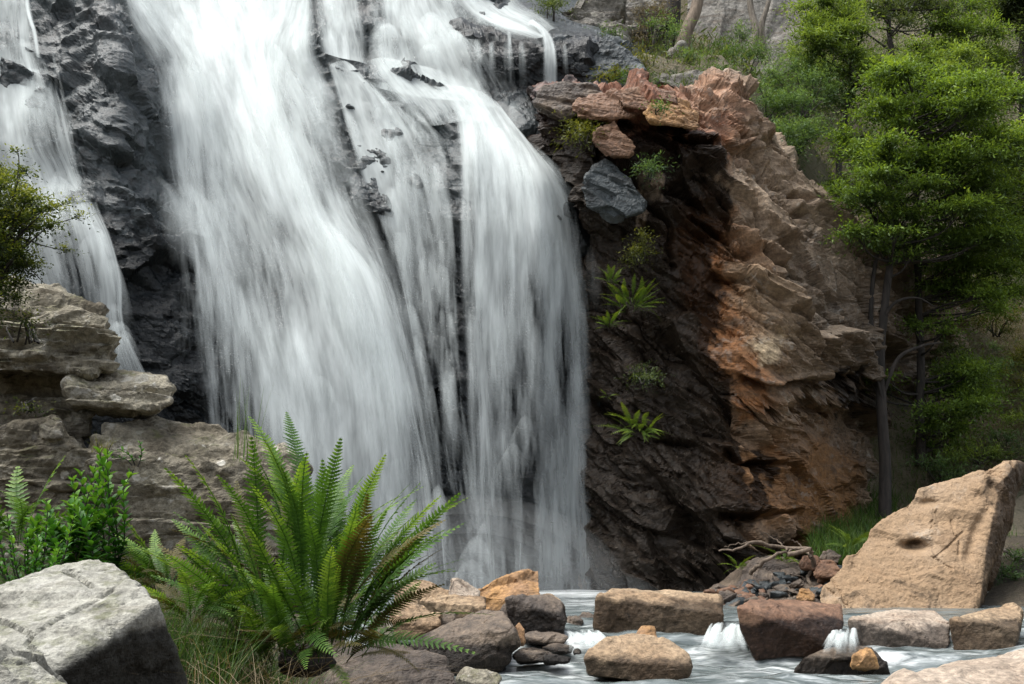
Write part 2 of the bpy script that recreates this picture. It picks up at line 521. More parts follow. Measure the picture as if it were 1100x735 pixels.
# ------------------------------------------------------------------ thin-plate height fields
class TPS:
    def __init__(s, pts, lam=0.02):
        p = np.asarray(pts, float); s.p = p[:, :2]
        n = len(p)
        A = np.zeros((n + 3, n + 3))
        A[:n, :n] = s.k(s.p, s.p) + lam * np.eye(n)
        A[:n, n] = 1; A[:n, n + 1:] = s.p; A[n, :n] = 1; A[n + 1:, :n] = s.p.T
        s.w = np.linalg.solve(A, np.concatenate([p[:, 2], [0, 0, 0]]))

    def k(s, a, b):
        d2 = ((a[:, None] - b[None]) ** 2).sum(-1)
        return 0.5 * d2 * np.log(d2 + 1e-9)

    def __call__(s, x, y):
        x = np.asarray(x, float); y = np.asarray(y, float); sh = np.broadcast(x, y).shape
        q = np.stack([np.broadcast_to(x, sh).ravel(), np.broadcast_to(y, sh).ravel()], -1)
        n = len(s.p)
        out = np.concatenate([s.k(c, s.p) @ s.w[:n] + s.w[n] + c @ s.w[n + 1:] for c in np.array_split(q, max(1, len(q) // 20000))])
        return out.reshape(sh)


ground_z = TPS([(0, 0, .6), (-3, 4, 1.1), (-1.5, 6.5, 1.25), (-4, 8, 1.5), (-6, 12, 2.1), (-9, 16, 3), (-2.6, 12, .3), (-1.5, 10, .4), (-2.8, 16, -.1), (-3.2, 20, -.1), (-3.5, 25, -.1),
                (-7, 22, 1.2), (-6, 28, .2), (0, 13, -.6), (2, 18, -.7), (5, 20, -.6), (3, 25, -.6), (0, 30, -.6), (8, 21, -.6), (11, 19, -.6), (4, 9, .2), (6, 9, .7), (2, 6, .4), (8, 13, -.3),
                (8.5, 27, -.1), (10, 28.5, .3), (13, 26, .5), (9, 31.5, .6), (16, 24, .8), (4.5, 30, -.4), (3, 33.5, -.6), (0, 34.5, -.6), (6, 34, -.4), (-3, 33, -.6), (9, 36, 0), (16, 18, -.4), (20, 22, .9), (-14, 20, 3.5), (12, 33, 1.6), (14, 8, 1.0), (-10, 3, 1.5), (0, -8, .6), (12, -6, .8), (-12, -6, 1), (-20, 32, 3), (20, 34, 2.5)], 0.05)


def gz(x, y):
    r = np.hypot(np.asarray(x, float), np.asarray(y, float) - 12)
    b = np.clip((r - 22) / 12, 0, 1); b = b * b * (3 - 2 * b)
    xc, yc = np.clip(x, -26, 26), np.clip(y, -22, 46)
    z = ground_z(xc, yc) * (1 - b) + 0.9 * b
    g = np.clip((-np.asarray(y, float) - 14) / 26, 0, 1)               # unseen rise added behind the viewer to block low sky light
    return z + 13 * g * g * (3 - 2 * g)


# ------------------------------------------------------------------ ground sheet
def ground():
    u = np.linspace(-1, 1, 261)
    g = 22 * u + 178 * u ** 5
    X, Y = np.meshgrid(g, g + 14)
    Z = gz(X, Y)
    P = np.stack([X, Y, Z], -1)
    P[..., 2] += fbm(P.reshape(-1, 3) * 1.3, 4, 3).reshape(X.shape) * 0.10
    mb = MB(); mb.add(P, grid_faces(*X.shape))
    tag(mb.obj('ground', M['ground'], origin=(0, 0, 0)), 'dark leafy soil of the banks and stream bed', None, None, 'structure')


ground()


# ------------------------------------------------------------------ pixel depth tables of the rock walls
class Depth:
    def __init__(s, cols):
        s.px = np.array(sorted(cols)); s.tab = []
        for p in s.px:
            c = np.array(sorted(cols[p]), float)
            s.tab.append(c)

    def __call__(s, px, py):
        px = np.asarray(px, float); py = np.asarray(py, float)
        sh = np.broadcast(px, py).shape
        px = np.broadcast_to(px, sh).ravel(); py = np.broadcast_to(py, sh).ravel()
        C = np.stack([np.interp(py, c[:, 0], c[:, 1]) for c in s.tab])
        i = np.clip(np.searchsorted(s.px, px) - 1, 0, len(s.px) - 2)
        t = np.clip((px - s.px[i]) / (s.px[i + 1] - s.px[i]), 0, 1)
        k = np.arange(len(px))
        return (C[i, k] * (1 - t) + C[i + 1, k] * t).reshape(sh)


FW = Depth({
    -260: [(720, 21), (400, 22), (200, 24), (0, 27), (-200, 33)],
    0: [(720, 26.5), (400, 27.3), (310, 27.8), (250, 28.3), (215, 29.3), (150, 29.8), (100, 30.8), (60, 31.2), (0, 32.5), (-200, 37)],
    70: [(720, 28), (400, 28.4), (300, 28.8), (240, 29.2), (200, 30.2), (150, 30.3), (90, 31), (0, 32.6), (-200, 38)],
    130: [(720, 29), (400, 29.3), (300, 29.6), (220, 29.9), (190, 30.4), (120, 30.6), (60, 31.2), (0, 33), (-40, 35), (-200, 40)],
    190: [(720, 29.6), (450, 29.9), (330, 30.3), (250, 31), (200, 32), (120, 32.6), (75, 33.6), (20, 35.5), (-20, 37.5), (-200, 42)],
    260: [(720, 29.8), (520, 30.1), (400, 30.6), (300, 31.5), (200, 32.8), (120, 34), (60, 35.2), (10, 37), (-200, 43)],
    330: [(720, 30.2), (500, 30.7), (380, 31.3), (300, 32), (230, 32.9), (150, 33.6), (90, 34.3), (40, 35.3), (10, 38), (-200, 43)],
    400: [(720, 31), (500, 31.4), (350, 32), (250, 32.7), (170, 33.3), (110, 34.2), (80, 35.6), (60, 37.2), (20, 37.6), (0, 38.6), (-200, 44)],
    450: [(720, 31.5), (450, 32), (300, 32.6), (200, 33), (150, 33.8), (110, 35.2), (92, 36.8), (40, 37.2), (20, 38.2), (-200, 44)],
    510: [(720, 31.9), (400, 32.2), (250, 32.5), (160, 33), (130, 33.7), (110, 35.5), (90, 36.4), (45, 36.8), (20, 39), (-200, 45)],
    580: [(720, 32.2), (400, 32.5), (250, 32.8), (190, 33.2), (150, 34.5), (110, 36), (90, 36.2), (45, 36.4), (25, 38.6), (0, 42), (-200, 60)],
    640: [(720, 33.6), (300, 34.2), (200, 35), (100, 36.4), (50, 36.8), (38, 39), (15, 46), (-200, 75)],
    720: [(720, 36), (100, 40), (60, 47), (-200, 85)],
})


def seg_g(px, py, pts, sig):
    """soft 0..1 closeness to a polyline in photo coordinates"""
    d = np.full(np.broadcast(px, py).shape, 1e9)
    pts = np.asarray(pts, float)
    for a, b in zip(pts[:-1], pts[1:]):
        ab = b - a
        t = np.clip(((px - a[0]) * ab[0] + (py - a[1]) * ab[1]) / (ab @ ab), 0, 1)
        d = np.minimum(d, (px - a[0] - t * ab[0]) ** 2 + (py - a[1] - t * ab[1]) ** 2)
    return np.exp(-d / (2 * sig * sig))


RIDGE = [(335, 45), (375, 62), (410, 82), (445, 104), (464, 122)]
ROT_F = rotm(18, 25, 12)


def fall_base(px, py):
    Y = FW(px, py)
    Y = Y - 0.65 * seg_g(px, py, RIDGE, 13)
    Y = Y - 0.5 * seg_g(px, py, [(110, 20), (115, 120), (150, 250), (180, 400)], 34)
    Y = Y - 0.4 * seg_g(px, py, [(515, 60), (560, 65), (630, 70)], 16)
    return Y


def big_relief(P):
    Wp = np.stack([fbm(P * 0.35, 2, 71 + k) for k in range(3)], -1) * 0.8
    h, e = facets(P + Wp, 2.3, 11, 0.7, ROT_F, (1.0, 1.0, 0.75))
    return h * 0.20


def fall_cliff():
    px = np.arange(-250, 716, 1.75); py = np.arange(-190, 715, 1.75)
    X, Yp = np.meshgrid(px, py)
    P = W(X, Yp, fall_base(X, Yp))
    # soften the table's straight kinks before the rock relief goes on
    for _ in range(14):
        P[1:-1, 1:-1] = 0.25 * (P[:-2, 1:-1] + P[2:, 1:-1] + P[1:-1, :-2] + P[1:-1, 2:])
    N = grid_normals(P); N = np.where(N[..., 1:2] > 0, -N, N)
    Q = P.reshape(-1, 3)
    d = big_relief(Q) + rock_relief(Q, 23, (1.0, 0.42, 0.17), (0.26, 0.26, 0.22), ROT_F, (1.5, 1.0, 0.75), 0.16)
    d = d.reshape(X.shape) * (1 - .75 * seg_g(X, Yp, [(180, -100), (215, 40), (260, 140), (320, 250), (370, 370)], 42)) * (1 - .6 * seg_g(X, Yp, [(530, 150), (555, 250), (560, 500)], 36))
    d = d * (1 - .85 * np.clip((52 - Yp) / 14, 0, 1) * np.clip((X - 535) / 20, 0, 1))
    P = P + N * d[..., None]
    wet = np.clip(0.15 + 0.75 * np.clip((Yp - 170) / 120, 0, 1) + 0.8 * seg_g(X, Yp, [(500, 70), (560, 65), (620, 70), (640, 300), (640, 600)], 30), 0, 1)
    mb = MB(); mb.add(P, grid_faces(*X.shape), wet=wet.ravel())
    o = mb.obj('cliff', M['dark'], smooth=False)
    tag(o, 'dark grey wet stepped rock face behind and between the white waterfalls', 'cliff')


fall_cliff()

# ------------------------------------------------------------------ sandstone cliff on the right of the falls
GW = Depth({
    540: [(700, 35), (90, 36.5)],
    590: [(700, 34.8), (300, 35.2), (200, 34.8), (150, 34.2), (120, 34.2), (90, 35)],
    630: [(700, 33.2), (500, 33.4), (350, 33.5), (260, 33.5), (205, 32.3), (185, 32.6), (150, 32.5), (120, 32.3), (92, 33.6)],
    690: [(700, 32.4), (500, 32.6), (350, 32.6), (260, 32.6), (190, 32.3), (160, 32.7), (138, 32.6), (114, 31.7), (97, 32.8)],
    725: [(700, 32.2), (500, 32.4), (400, 32.7), (300, 32.7), (200, 32.6), (158, 32.9), (140, 32.8), (120, 31.8), (97, 33)],
    755: [(700, 32.0), (560, 32.1), (450, 32.5), (320, 32.5), (200, 32.5), (150, 32.5), (120, 32.6), (84, 34)],
    790: [(700, 32.2), (560, 31.9), (480, 32.0), (440, 32.3), (380, 31.8), (300, 32.0), (220, 32.5), (150, 33.2), (100, 34.2), (80, 35.2)],
    830: [(700, 32.8), (570, 32.3), (545, 32.6), (500, 32.7), (455, 32.8), (430, 32.0), (380, 31.6), (300, 32.1), (220, 33.2), (165, 34.6)],
    880: [(700, 34), (560, 33.8), (500, 34.4), (445, 34.5), (415, 33.0), (350, 32.7), (280, 33.6), (215, 35.2)],
    930: [(700, 36), (500, 36.2), (430, 35.8), (400, 34.4), (350, 34.2), (280, 34.8), (235, 36)],
    975: [(700, 40), (420, 39), (280, 38), (260, 39)],
    1040: [(700, 47), (420, 46), (280, 46), (260, 47)],
})
GTOP_X = [540, 575, 600, 630, 660, 700, 725, 745, 772, 800, 818, 835, 862, 900, 940, 980, 1040]
GTOP_Y = [130, 97, 88, 92, 96, 100, 99, 92, 82, 92, 118, 150, 182, 214, 248, 268, 275]
ROT_G = rotm(20, 38, 10)


def blob(px, py, cx, cy, rx, ry):
    return np.exp(-(((px - cx) / rx) ** 2 + ((py - cy) / ry) ** 2))


def g_soft(x):
    return np.clip(x, 0, 1)


def right_cliff():
    px = np.arange(545, 1038, 1.5)
    nT, nB = 380, 40
    top = np.interp(px, GTOP_X, GTOP_Y)
    top = top + 4 * vnoise(np.stack([px / 11.0, px * 0, px * 0], -1), 5)
    t = np.linspace(0, 1, nT)[:, None]
    PY = 690 + (top[None] - 690) * t
    PX = np.broadcast_to(px[None], PY.shape)
    wob = 4 * fbm(np.stack([PX / 40, PY / 40, PX * 0], -1).reshape(-1, 3), 3, 44).reshape(PX.shape)
    P = W(PX, PY, GW(PX + wob, PY + wob))
    # shelf running back from the top edge
    rows = []
    for k in range(1, nB + 1):
        q = P[-1].copy(); q[:, 1] += 0.12 * k * (1 + 0.03 * k); q[:, 2] += 0.05 * k * 0.4
        q[:, 0] += 0.0
        rows.append(q)
    P = np.concatenate([P, np.stack(rows)])
    PX = np.concatenate([PX, np.repeat(px[None], nB, 0)]); PY = np.concatenate([PY, np.repeat(top[None], nB, 0)])
    for _ in range(22):
        P[1:-1, 1:-1] = 0.25 * (P[:-2, 1:-1] + P[2:, 1:-1] + P[1:-1, :-2] + P[1:-1, 2:])
    N = grid_normals(P); N = np.where((N[..., 1:2] - N[..., 2:3]) > 0, -N, N)
    Q = P.reshape(-1, 3)
    d = rock_relief(Q, 31, (2.6, 1.05, 0.45, 0.18), (0.22, 0.30, 0.26, 0.2), ROT_G, (1.5, 1.0, 0.5), 0.12, bed=((.62, .25, .74), 1.15, .42))
    smooth_zone = blob(PX, PY, 885, 515, 30, 55).ravel()      # the clean orange wall under the overhang
    d = d * (1 - 0.75 * smooth_zone)
    d = d.reshape(PX.shape)
    ws = 5 * fbm(np.stack([PX / 18, PY / 18, PX * 0], -1).reshape(-1, 3), 3, 47).reshape(PX.shape)
    for cr, dp, sg in (([(800, 158), (818, 178), (837, 199), (863, 221)], .75, 2.6), ([(724, 149), (742, 154), (760, 157)], .6, 2.4), ([(832, 214), (848, 228), (862, 236)], .6, 2.4), ([(744, 236), (768, 248), (792, 256), (808, 270)], .55, 2.4),
                       ([(881, 166), (900, 178), (918, 190)], .6, 2.4), ([(772, 150), (786, 182), (806, 214), (820, 246)], .3, 1.8), ([(756, 190), (778, 214), (800, 240)], .3, 1.6), ([(812, 262), (838, 282), (868, 296)], .4, 2.0),
                       ([(770, 300), (800, 306), (830, 330)], .35, 1.8), ([(800, 405), (830, 420), (862, 410), (900, 404)], .7, 3.0), ([(780, 486), (800, 500), (838, 498)], .5, 2.2), ([(776, 556), (812, 560), (852, 552)], .5, 2.2),
                       ([(840, 340), (862, 352), (880, 376)], .4, 1.8), ([(690, 210), (716, 240), (724, 290)], .3, 2), ([(660, 440), (700, 470), (740, 480)], .3, 2), ([(812, 120), (806, 150), (822, 190)], .25, 1.6)):
        g = seg_g(PX + ws, PY + ws, cr, sg)
        up = seg_g(PX + ws - 3, PY + ws + 5, cr, 4.5)
        d = d - dp * g + .35 * dp * up
    P = P + N * d[..., None]
    # ---- colour of the stone itself: buff, rust, orange and black-varnished zones
    nw = fbm(Q * 0.8, 5, 61).reshape(PX.shape); nv = fbm(Q * 2.4, 4, 66).reshape(PX.shape)
    sx, sy = PX + 26 * nw, PY + 26 * nv
    C = np.empty(PX.shape + (3,)); C[:] = (0.205, 0.152, 0.105)

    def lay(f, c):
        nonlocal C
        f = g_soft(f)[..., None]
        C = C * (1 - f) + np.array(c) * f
    lay(0.9 * g_soft(0.5 + 1.6 * nw), (0.26, 0.20, 0.145))
    lay(g_soft(1.3 * blob(sx, sy, 812, 195, 60, 120)), (0.285, 0.215, 0.15))
    lay(g_soft(1.2 * seg_g(sx, sy, [(742, 112), (766, 140), (772, 160)], 12)), (0.36, 0.18, 0.09))
    lay(g_soft(.9 * seg_g(sx, sy, [(758, 220), (790, 262), (822, 300)], 10)), (0.30, 0.16, 0.08))
    lay(g_soft(1.4 * blob(sx, sy, 800, 360, 60, 80)), (0.23, 0.155, 0.09))
    lay(g_soft(0.8 * blob(sx, sy, 880, 330, 60, 90)), (0.16, 0.128, 0.095))
    lay(g_soft(1.5 * seg_g(sx, sy, [(590, 100), (660, 118), (715, 118), (752, 128)], 26)), (0.20, 0.088, 0.052))
    lay(g_soft(1.2 * blob(sx, sy, 655, 150, 24, 22)), (0.20, 0.095, 0.06))
    lay(g_soft(1.1 * blob(sx, sy, 760, 112, 26, 24)), (0.34, 0.20, 0.125))
    lay(g_soft(1.8 * seg_g(sx, sy, [(748, 235), (768, 330), (800, 400), (812, 420)], 15)), (0.235, 0.105, 0.04))
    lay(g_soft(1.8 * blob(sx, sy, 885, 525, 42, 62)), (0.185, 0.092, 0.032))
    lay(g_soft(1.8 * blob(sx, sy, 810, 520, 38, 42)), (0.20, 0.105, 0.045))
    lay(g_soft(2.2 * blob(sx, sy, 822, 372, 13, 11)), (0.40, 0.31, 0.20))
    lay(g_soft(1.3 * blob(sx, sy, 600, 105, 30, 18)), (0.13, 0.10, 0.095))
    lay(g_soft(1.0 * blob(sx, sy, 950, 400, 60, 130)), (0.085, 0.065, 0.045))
    sx, sy = sx + 20 * fbm(Q * np.array([2.2, 2.2, .7]) + 9, 4, 91).reshape(PX.shape), sy + 16 * nv
    wet = 1.5 * seg_g(sx, sy, [(640, 190), (650, 300), (668, 420), (690, 560), (700, 640)], 42)
    wet = wet + 1.3 * seg_g(sx, sy, [(735, 190), (738, 280), (742, 380), (748, 480), (720, 600)], 26)
    wet = wet - .8 * blob(sx, sy, 694, 215, 20, 42) - .5 * blob(sx, sy, 650, 250, 16, 30)
    wet = wet + 0.9 * blob(sx, sy, 590, 130, 24, 26) + 0.7 * seg_g(sx, sy, [(780, 612), (900, 620)], 25) + 0.7 * seg_g(sx, sy, [(770, 455), (800, 480), (780, 560)], 14)
    wet = wet + 0.6 * blob(sx, sy, 915, 420, 40, 26)
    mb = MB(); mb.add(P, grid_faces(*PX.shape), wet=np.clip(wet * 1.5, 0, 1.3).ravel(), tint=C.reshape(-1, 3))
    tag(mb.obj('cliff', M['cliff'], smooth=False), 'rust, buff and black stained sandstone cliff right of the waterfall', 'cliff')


right_cliff()

# ------------------------------------------------------------------ hillside behind
_h = [(900, 610, 33), (960, 565, 34.5), (905, 548, 36.5), (1000, 520, 37), (1060, 570, 33), (1100, 610, 31), (1200, 560, 34), (1100, 480, 39), (1050, 430, 44), (1100, 380, 46), (1060, 330, 52),
      (1180, 400, 43), (1000, 300, 52), (1100, 200, 64), (950, 150, 60), (1000, 0, 76), (1150, 0, 80), (1000, -150, 90), (1250, 200, 60), (850, 130, 45), (870, 60, 58), (800, 80, 46), (725, 78, 42), (650, 72, 39.5),
      (600, 60, 39.5), (560, 20, 41), (620, 20, 46), (700, 20, 51), (700, -60, 62), (800, -20, 64), (600, -120, 66), (850, -150, 84), (760, 88, 38.5), (830, 165, 38.5), (900, 230, 40.5), (960, 290, 43), (990, 420, 41), (500, -60, 62)]
_hp = [tuple(W(*q)) for q in _h]
hill_z = TPS(_hp, 0.5)


def hillside():
    X, Y = np.meshgrid(np.linspace(-6, 62, 240), np.linspace(31, 100, 240))
    Z = hill_z(X, Y)
    P = np.stack([X, Y, Z], -1)
    P[..., 2] += fbm(P.reshape(-1, 3) * 0.8, 5, 13, 0.6).reshape(X.shape) * 0.55
    # stay behind and below the rock walls
    hx, hy = zpx(P[..., 0], P[..., 1], P[..., 2])
    bad = ((hx < 905) & (hy > np.interp(hx, GTOP_X, GTOP_Y) + 45) | (hx < 585) & (hy > 40)).ravel()
    F = grid_faces(*X.shape)
    mb = MB(); mb.add(P, F[~bad[F].any(1)])
    tag(mb.obj('hillside', M['hill']), 'steep scrubby hillside above and beside the falls', None, None, 'structure')


hillside()


def hz(x, y):
    return hill_z(np.asarray(x, float), np.asarray(y, float))


# ------------------------------------------------------------------ boulders
_ico = {}


def ico(n):
    if n not in _ico:
        bm = bmesh.new(); bmesh.ops.create_icosphere(bm, subdivisions=n, radius=1)
        _ico[n] = (np.array([v.co[:] for v in bm.verts]), np.array([[v.index for v in f.verts] for f in bm.faces]))
        bm.free()
    return _ico[n]


def hull_grid(pts, vox):
    """even quad mesh of the convex hull of the points (verts, quads)"""
    bm = bmesh.new()
    for p in pts: bm.verts.new(p)
    r = bmesh.ops.convex_hull(bm, input=bm.verts)
    bmesh.ops.delete(bm, geom=[v for v in bm.verts if not v.link_faces], context='VERTS')
    me = bpy.data.meshes.new('hull'); bm.to_mesh(me); bm.free()
    o = bpy.data.objects.new('hull', me)
    COL.objects.link(o)
    md = o.modifiers.new('r', 'REMESH'); md.mode = 'VOXEL'; md.voxel_size = vox; md.adaptivity = 0
    dg = bpy.context.evaluated_depsgraph_get()
    e = o.evaluated_get(dg).to_mesh()
    V = np.empty(len(e.vertices) * 3, np.float32); e.vertices.foreach_get('co', V)
    F = np.empty(len(e.loops), np.int32); e.loops.foreach_get('vertex_index', F)
    n = len(e.polygons)
    V, F = V.reshape(-1, 3).astype(float), F.reshape(n, 4).astype(np.int64)
    o.evaluated_get(dg).to_mesh_clear()
    bpy.data.objects.remove(o); bpy.data.meshes.remove(me)
    return V, F


def vert_normals(V, F):
    fn = np.cross(V[F[:, 2]] - V[F[:, 0]], V[F[:, 3]] - V[F[:, 1]])
    N = np.zeros_like(V)
    for k in range(4): np.add.at(N, F[:, k], fn)
    return N / (np.linalg.norm(N, axis=1, keepdims=True) + 1e-12)


def stone(pts, seed, sub=6, k=None, sizes=(0.9, 0.35, 0.14), amps=(0.11, 0.12, 0.10), rot=None, an=(1, 1, 1), amp=1.0, bed=None):
    """weathered convex block through the given corner points; k = how far its edges are worn; returns vertices, quads"""
    pts = np.asarray(pts, float)
    ext = (pts.max(0) - pts.min(0))
    vox = float(np.sort(ext)[1:].mean()) / {4: 12, 5: 24, 6: 62, 7: 120}[sub]
    V, F = hull_grid(pts, vox)
    E = np.concatenate([F[:, [0, 1]], F[:, [1, 2]], F[:, [2, 3]], F[:, [3, 0]]])
    cnt = np.bincount(E.ravel(), minlength=len(V))[:, None]
    for _ in range({4: 1, 5: 1, 6: 3, 7: 5}[sub] if k is None else k):
        S = np.zeros_like(V)
        np.add.at(S, E[:, 0], V[E[:, 1]]); np.add.at(S, E[:, 1], V[E[:, 0]])
        V = .35 * V + .65 * S / cnt
    N = vert_normals(V, F)
    r = rock_relief(V, seed, sizes, amps, rot, an, bed=bed) * amp
    return V + N * r[:, None], F


def px_block(front, Y, depth, shrink=0.82):
    """corners: photo outline (px, py, dy) at distance Y, plus its own back side further away"""
    f = np.array([(a, b, (c[0] if c else 0.0)) for a, b, *c in front], float)
    P = W(f[:, 0], f[:, 1], Y + f[:, 2])
    cx, cy = f[:, 0].mean(), f[:, 1].mean()
    low = f[:, 1].max()
    B = W(cx + (f[:, 0] - cx) * shrink, low - (low - f[:, 1]) * (shrink + 0.02), Y + depth + 0 * f[:, 2])
    return np.vstack([P, B])


def boulder(front, Y, depth, mat, label, seed, name='boulder', cat='boulder', group=None, waterline=None, sub=6, size=1.0, wetshade_poly=None, cracks=(), **kw):
    V, F = stone(px_block(front, Y, depth), seed, sub, sizes=tuple(size * q for q in (0.9, 0.36, 0.15)), **kw)
    if cracks:
        bx, by = zpx(V[:, 0], V[:, 1], V[:, 2]); m_ = Y / FPX
        for cr in cracks: V[:, 2] -= 5 * m_ * seg_g(bx, by, cr, 1.3); V[:, 1] += 4 * m_ * seg_g(bx, by, cr, 1.3)
    wet = np.zeros(len(V))
    if waterline is not None:
        wet = np.clip((waterline - V[:, 2]) / 0.35 + 0.3 * fbm(V * 2.1, 3, seed), 0, 1)
    if wetshade_poly is not None:
        bx, by = zpx(V[:, 0], V[:, 1], V[:, 2]); wet = np.maximum(wet, 1.3 * seg_g(bx, by, wetshade_poly, 26) * (V[:, 1] < V[:, 1].mean()))  # face turned from the light painted darker, together with moist stone
    mb = MB(); mb.add(V, F, wet=wet)
    return tag(mb.obj(name, M[mat], smooth=False), label, cat, group)


# big leaning block on the right bank
V, F = stone(np.vstack([W(np.array([878, 885, 905, 935, 960, 985, 1030, 1062, 1086, 1070, 1056, 1046, 905]), np.array([645, 628, 603, 570, 551, 530, 513, 504, 497, 524, 588, 668, 675]),
                          np.array([26.2, 26.5, 26.9, 27.4, 27.7, 28.0, 28.3, 28.5, 28.6, 27.9, 27.0, 25.8, 25.6])),
                        W(np.array([1099, 1091, 1081, 1071, 1056, 1050]), np.array([497, 546, 573, 596, 636, 668]), np.array([29.2, 28.8, 28.5, 28.2, 27.6, 27.2])),
                        W(np.array([910, 960, 1060, 1090]), np.array([640, 575, 520, 505]), np.array([28.4, 29.2, 29.8, 29.9]))]), 5, 7, 5,
             (1.3, 0.55, 0.2), (0.08, 0.11, 0.10), rotm(0, 40, 0), (1.7, .7, 0.8))
# a flaked pocket in its face and the broken notch near the tip
fx, fy = zpx(V[:, 0], V[:, 1], V[:, 2])
face = V[:, 1] < 28.6
V[:, 1] += np.where(face, 0.42 * blob(fx, fy, 985, 587, 15, 6) + 0.30 * blob(fx, fy, 1070, 520, 9, 14) + 0.18 * blob(fx, fy, 998, 541, 12, 5) + 0.12 * seg_g(fx, fy, [(1042, 596), (1050, 566), (1064, 545)], 4), 0)
for cr in ([(884, 628), (900, 642), (918, 656), (938, 664)], [(893, 622), (905, 640), (912, 662)], [(1034, 572), (1016, 590), (1004, 600)], [(1002, 598), (1012, 605), (1024, 612)], [(1022, 560), (1026, 574), (1031, 580), (1030, 596)]):
    V[:, 1] += np.where(face, .06 * seg_g(fx, fy, cr, .8), 0)
side_shade = np.clip((fx - np.interp(fy, [497, 524, 588, 668], [1088, 1072, 1057, 1047])) / 4, 0, 1)  # right face: its shade painted into the colour, over partly damp stone
mb = MB(); mb.add(V, F, wet=.75 * side_shade + 0.9 * blob(fx, fy, 985, 583, 13, 5) + 0.8 * blob(fx, fy, 1068, 518, 9, 9) + np.clip((0.25 - V[:, 2]) / 0.3, 0, 1))  # darker on the side, in the pocket and the notch; wet at the foot
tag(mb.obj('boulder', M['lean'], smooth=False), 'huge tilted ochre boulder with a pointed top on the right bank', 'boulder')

boulder([(640, 672), (641, 640), (650, 634, .3), (668, 631, .9), (715, 636, 1.1), (776, 641, .7), (778, 660), (776, 684), (700, 700), (644, 694)], 20.3, 1.9, 'tan', 'long brown boulder with pale flat top standing in the pool below the fall', 101, waterline=1.05, amp=0.6)
boulder([(627, 708), (632, 697, .2), (652, 684, .5), (680, 680, .8), (715, 688, .6), (738, 704, .2), (743, 716), (738, 728), (690, 734), (630, 726)], 16.3, 1.5, 'tan', 'rounded tan boulder lying low in the front of the rushing stream', 102, waterline=0.5, amp=0.6)
boulder([(790, 652), (805, 644, .5), (850, 643, .9), (904, 649, .8), (906, 670, .3), (898, 694), (868, 708), (810, 710), (794, 676)], 18.4, 1.7, 'red', 'reddish brown flat topped boulder between white rapids, in front of the rubble', 103, waterline=0.85, amp=0.45)
boulder([(912, 665), (924, 661, .6), (960, 657, 1.1), (1004, 656, 1.1), (1021, 668, .5), (1022, 694), (1016, 704), (940, 706), (916, 696)], 18.9, 1.6, 'pale', 'pale flat topped block in the stream at the foot of the tilted boulder', 104, waterline=0.74, amp=0.55)
boulder([(1018, 664, .1), (1040, 657, .7), (1088, 650, 1.1), (1097, 655, .8), (1095, 676), (1090, 700), (1024, 706)], 18.9, 1.5, 'tan', 'tan wedge block beside the pale flat block, rightmost along the waterline', 105, waterline=0.8, amp=0.6)
boulder([(862, 706), (880, 697, .4), (906, 691, .8), (934, 696, .6), (946, 706), (960, 730), (850, 730)], 17.9, .9, 'brown', 'small wet dark slab breaking the rapids below the red boulder', 106, waterline=.4, size=.6)
boulder([(916, 704), (925, 698, .1), (935, 699, .1), (941, 706), (944, 718), (914, 718)], 17.35, .3, 'orange', 'small orange stone at the end of the wet dark slab', 107, waterline=.12, size=.4, sub=5)
boulder([(682, 684), (690, 674, .2), (702, 673, .2), (710, 690), (706, 712), (684, 712)], 17.6, .5, 'orange', 'small rounded brown stone behind the low tan boulder', 108, waterline=.1, size=.4, sub=5)
boulder([(736, 672), (750, 664, .3), (775, 668, .3), (786, 678), (780, 696), (740, 698)], 20.5, .8, 'brown', 'dark wet stone beside the small cascade under the long brown boulder', 109, waterline=.9, size=.5, sub=5)
boulder([(505, 640), (522, 628, .3), (548, 618, .7), (580, 611, .9), (581, 645), (575, 662), (515, 665), (506, 655)], 23.5, 1.6, 'orange', 'orange brown angular boulder with a sharp top right corner before the fall', 110)
boulder([(578, 640), (590, 638, .3), (602, 645, .3), (598, 662), (580, 660)], 23.9, .7, 'tan', 'small tan rock peeking out right of the orange angular boulder', 111, size=.5, sub=5)
boulder([(545, 643), (560, 640, .5), (590, 640, .6), (606, 648, .3), (610, 665), (604, 685), (570, 690), (546, 680)], 19.4, 1.3, 'brown', 'blocky black brown wet boulder in front of the orange angular one', 112, waterline=0.95)
boulder([(450, 645), (468, 640, .5), (500, 637, .9), (520, 638, .7), (521, 652), (512, 664), (480, 668), (454, 664)], 20.4, 1.3, 'tan', 'flat slab with a sunlit top edge and dark front, below the white tipped stone', 113, waterline=0.8)
boulder([(480, 642), (485, 622, .2), (492, 621, .3), (514, 636, .4), (512, 646), (490, 648)], 22.6, .7, 'pale', 'small pale pointed stone between the tan rocks and the orange boulder', 114, size=.5)
boulder([(420, 634), (440, 622, .4), (455, 624, .5), (470, 630, .3), (484, 634, .2), (484, 648), (430, 650)], 23.6, 1.1, 'tan', 'low tan rock behind the flat slab, nearest the fern tips', 115)
boulder([(415, 668), (425, 652, .4), (440, 650, .6), (474, 660, .5), (470, 672), (452, 684), (420, 690)], 18.2, 1.1, 'tan', 'sunlit tan slab under the low hanging fern fronds', 116)
boulder([(470, 664), (480, 657, .2), (490, 660, .2), (488, 672), (470, 674)], 18.9, .5, 'brown', 'small dark stone perched beside the sunlit tan slab', 117, size=.4, sub=5)
boulder([(532, 662), (542, 648, .3), (552, 655, .2), (552, 672), (538, 676)], 19.3, .7, 'brown', 'dark upright stone wedged behind the round faced boulder', 118, size=.5, sub=5)
boulder([(552, 672), (558, 668, .2), (564, 676, .1), (563, 692), (554, 692)], 18.3, .4, 'orange', 'small upright orange stone touching the round faced boulder', 119, size=.35, sub=5)
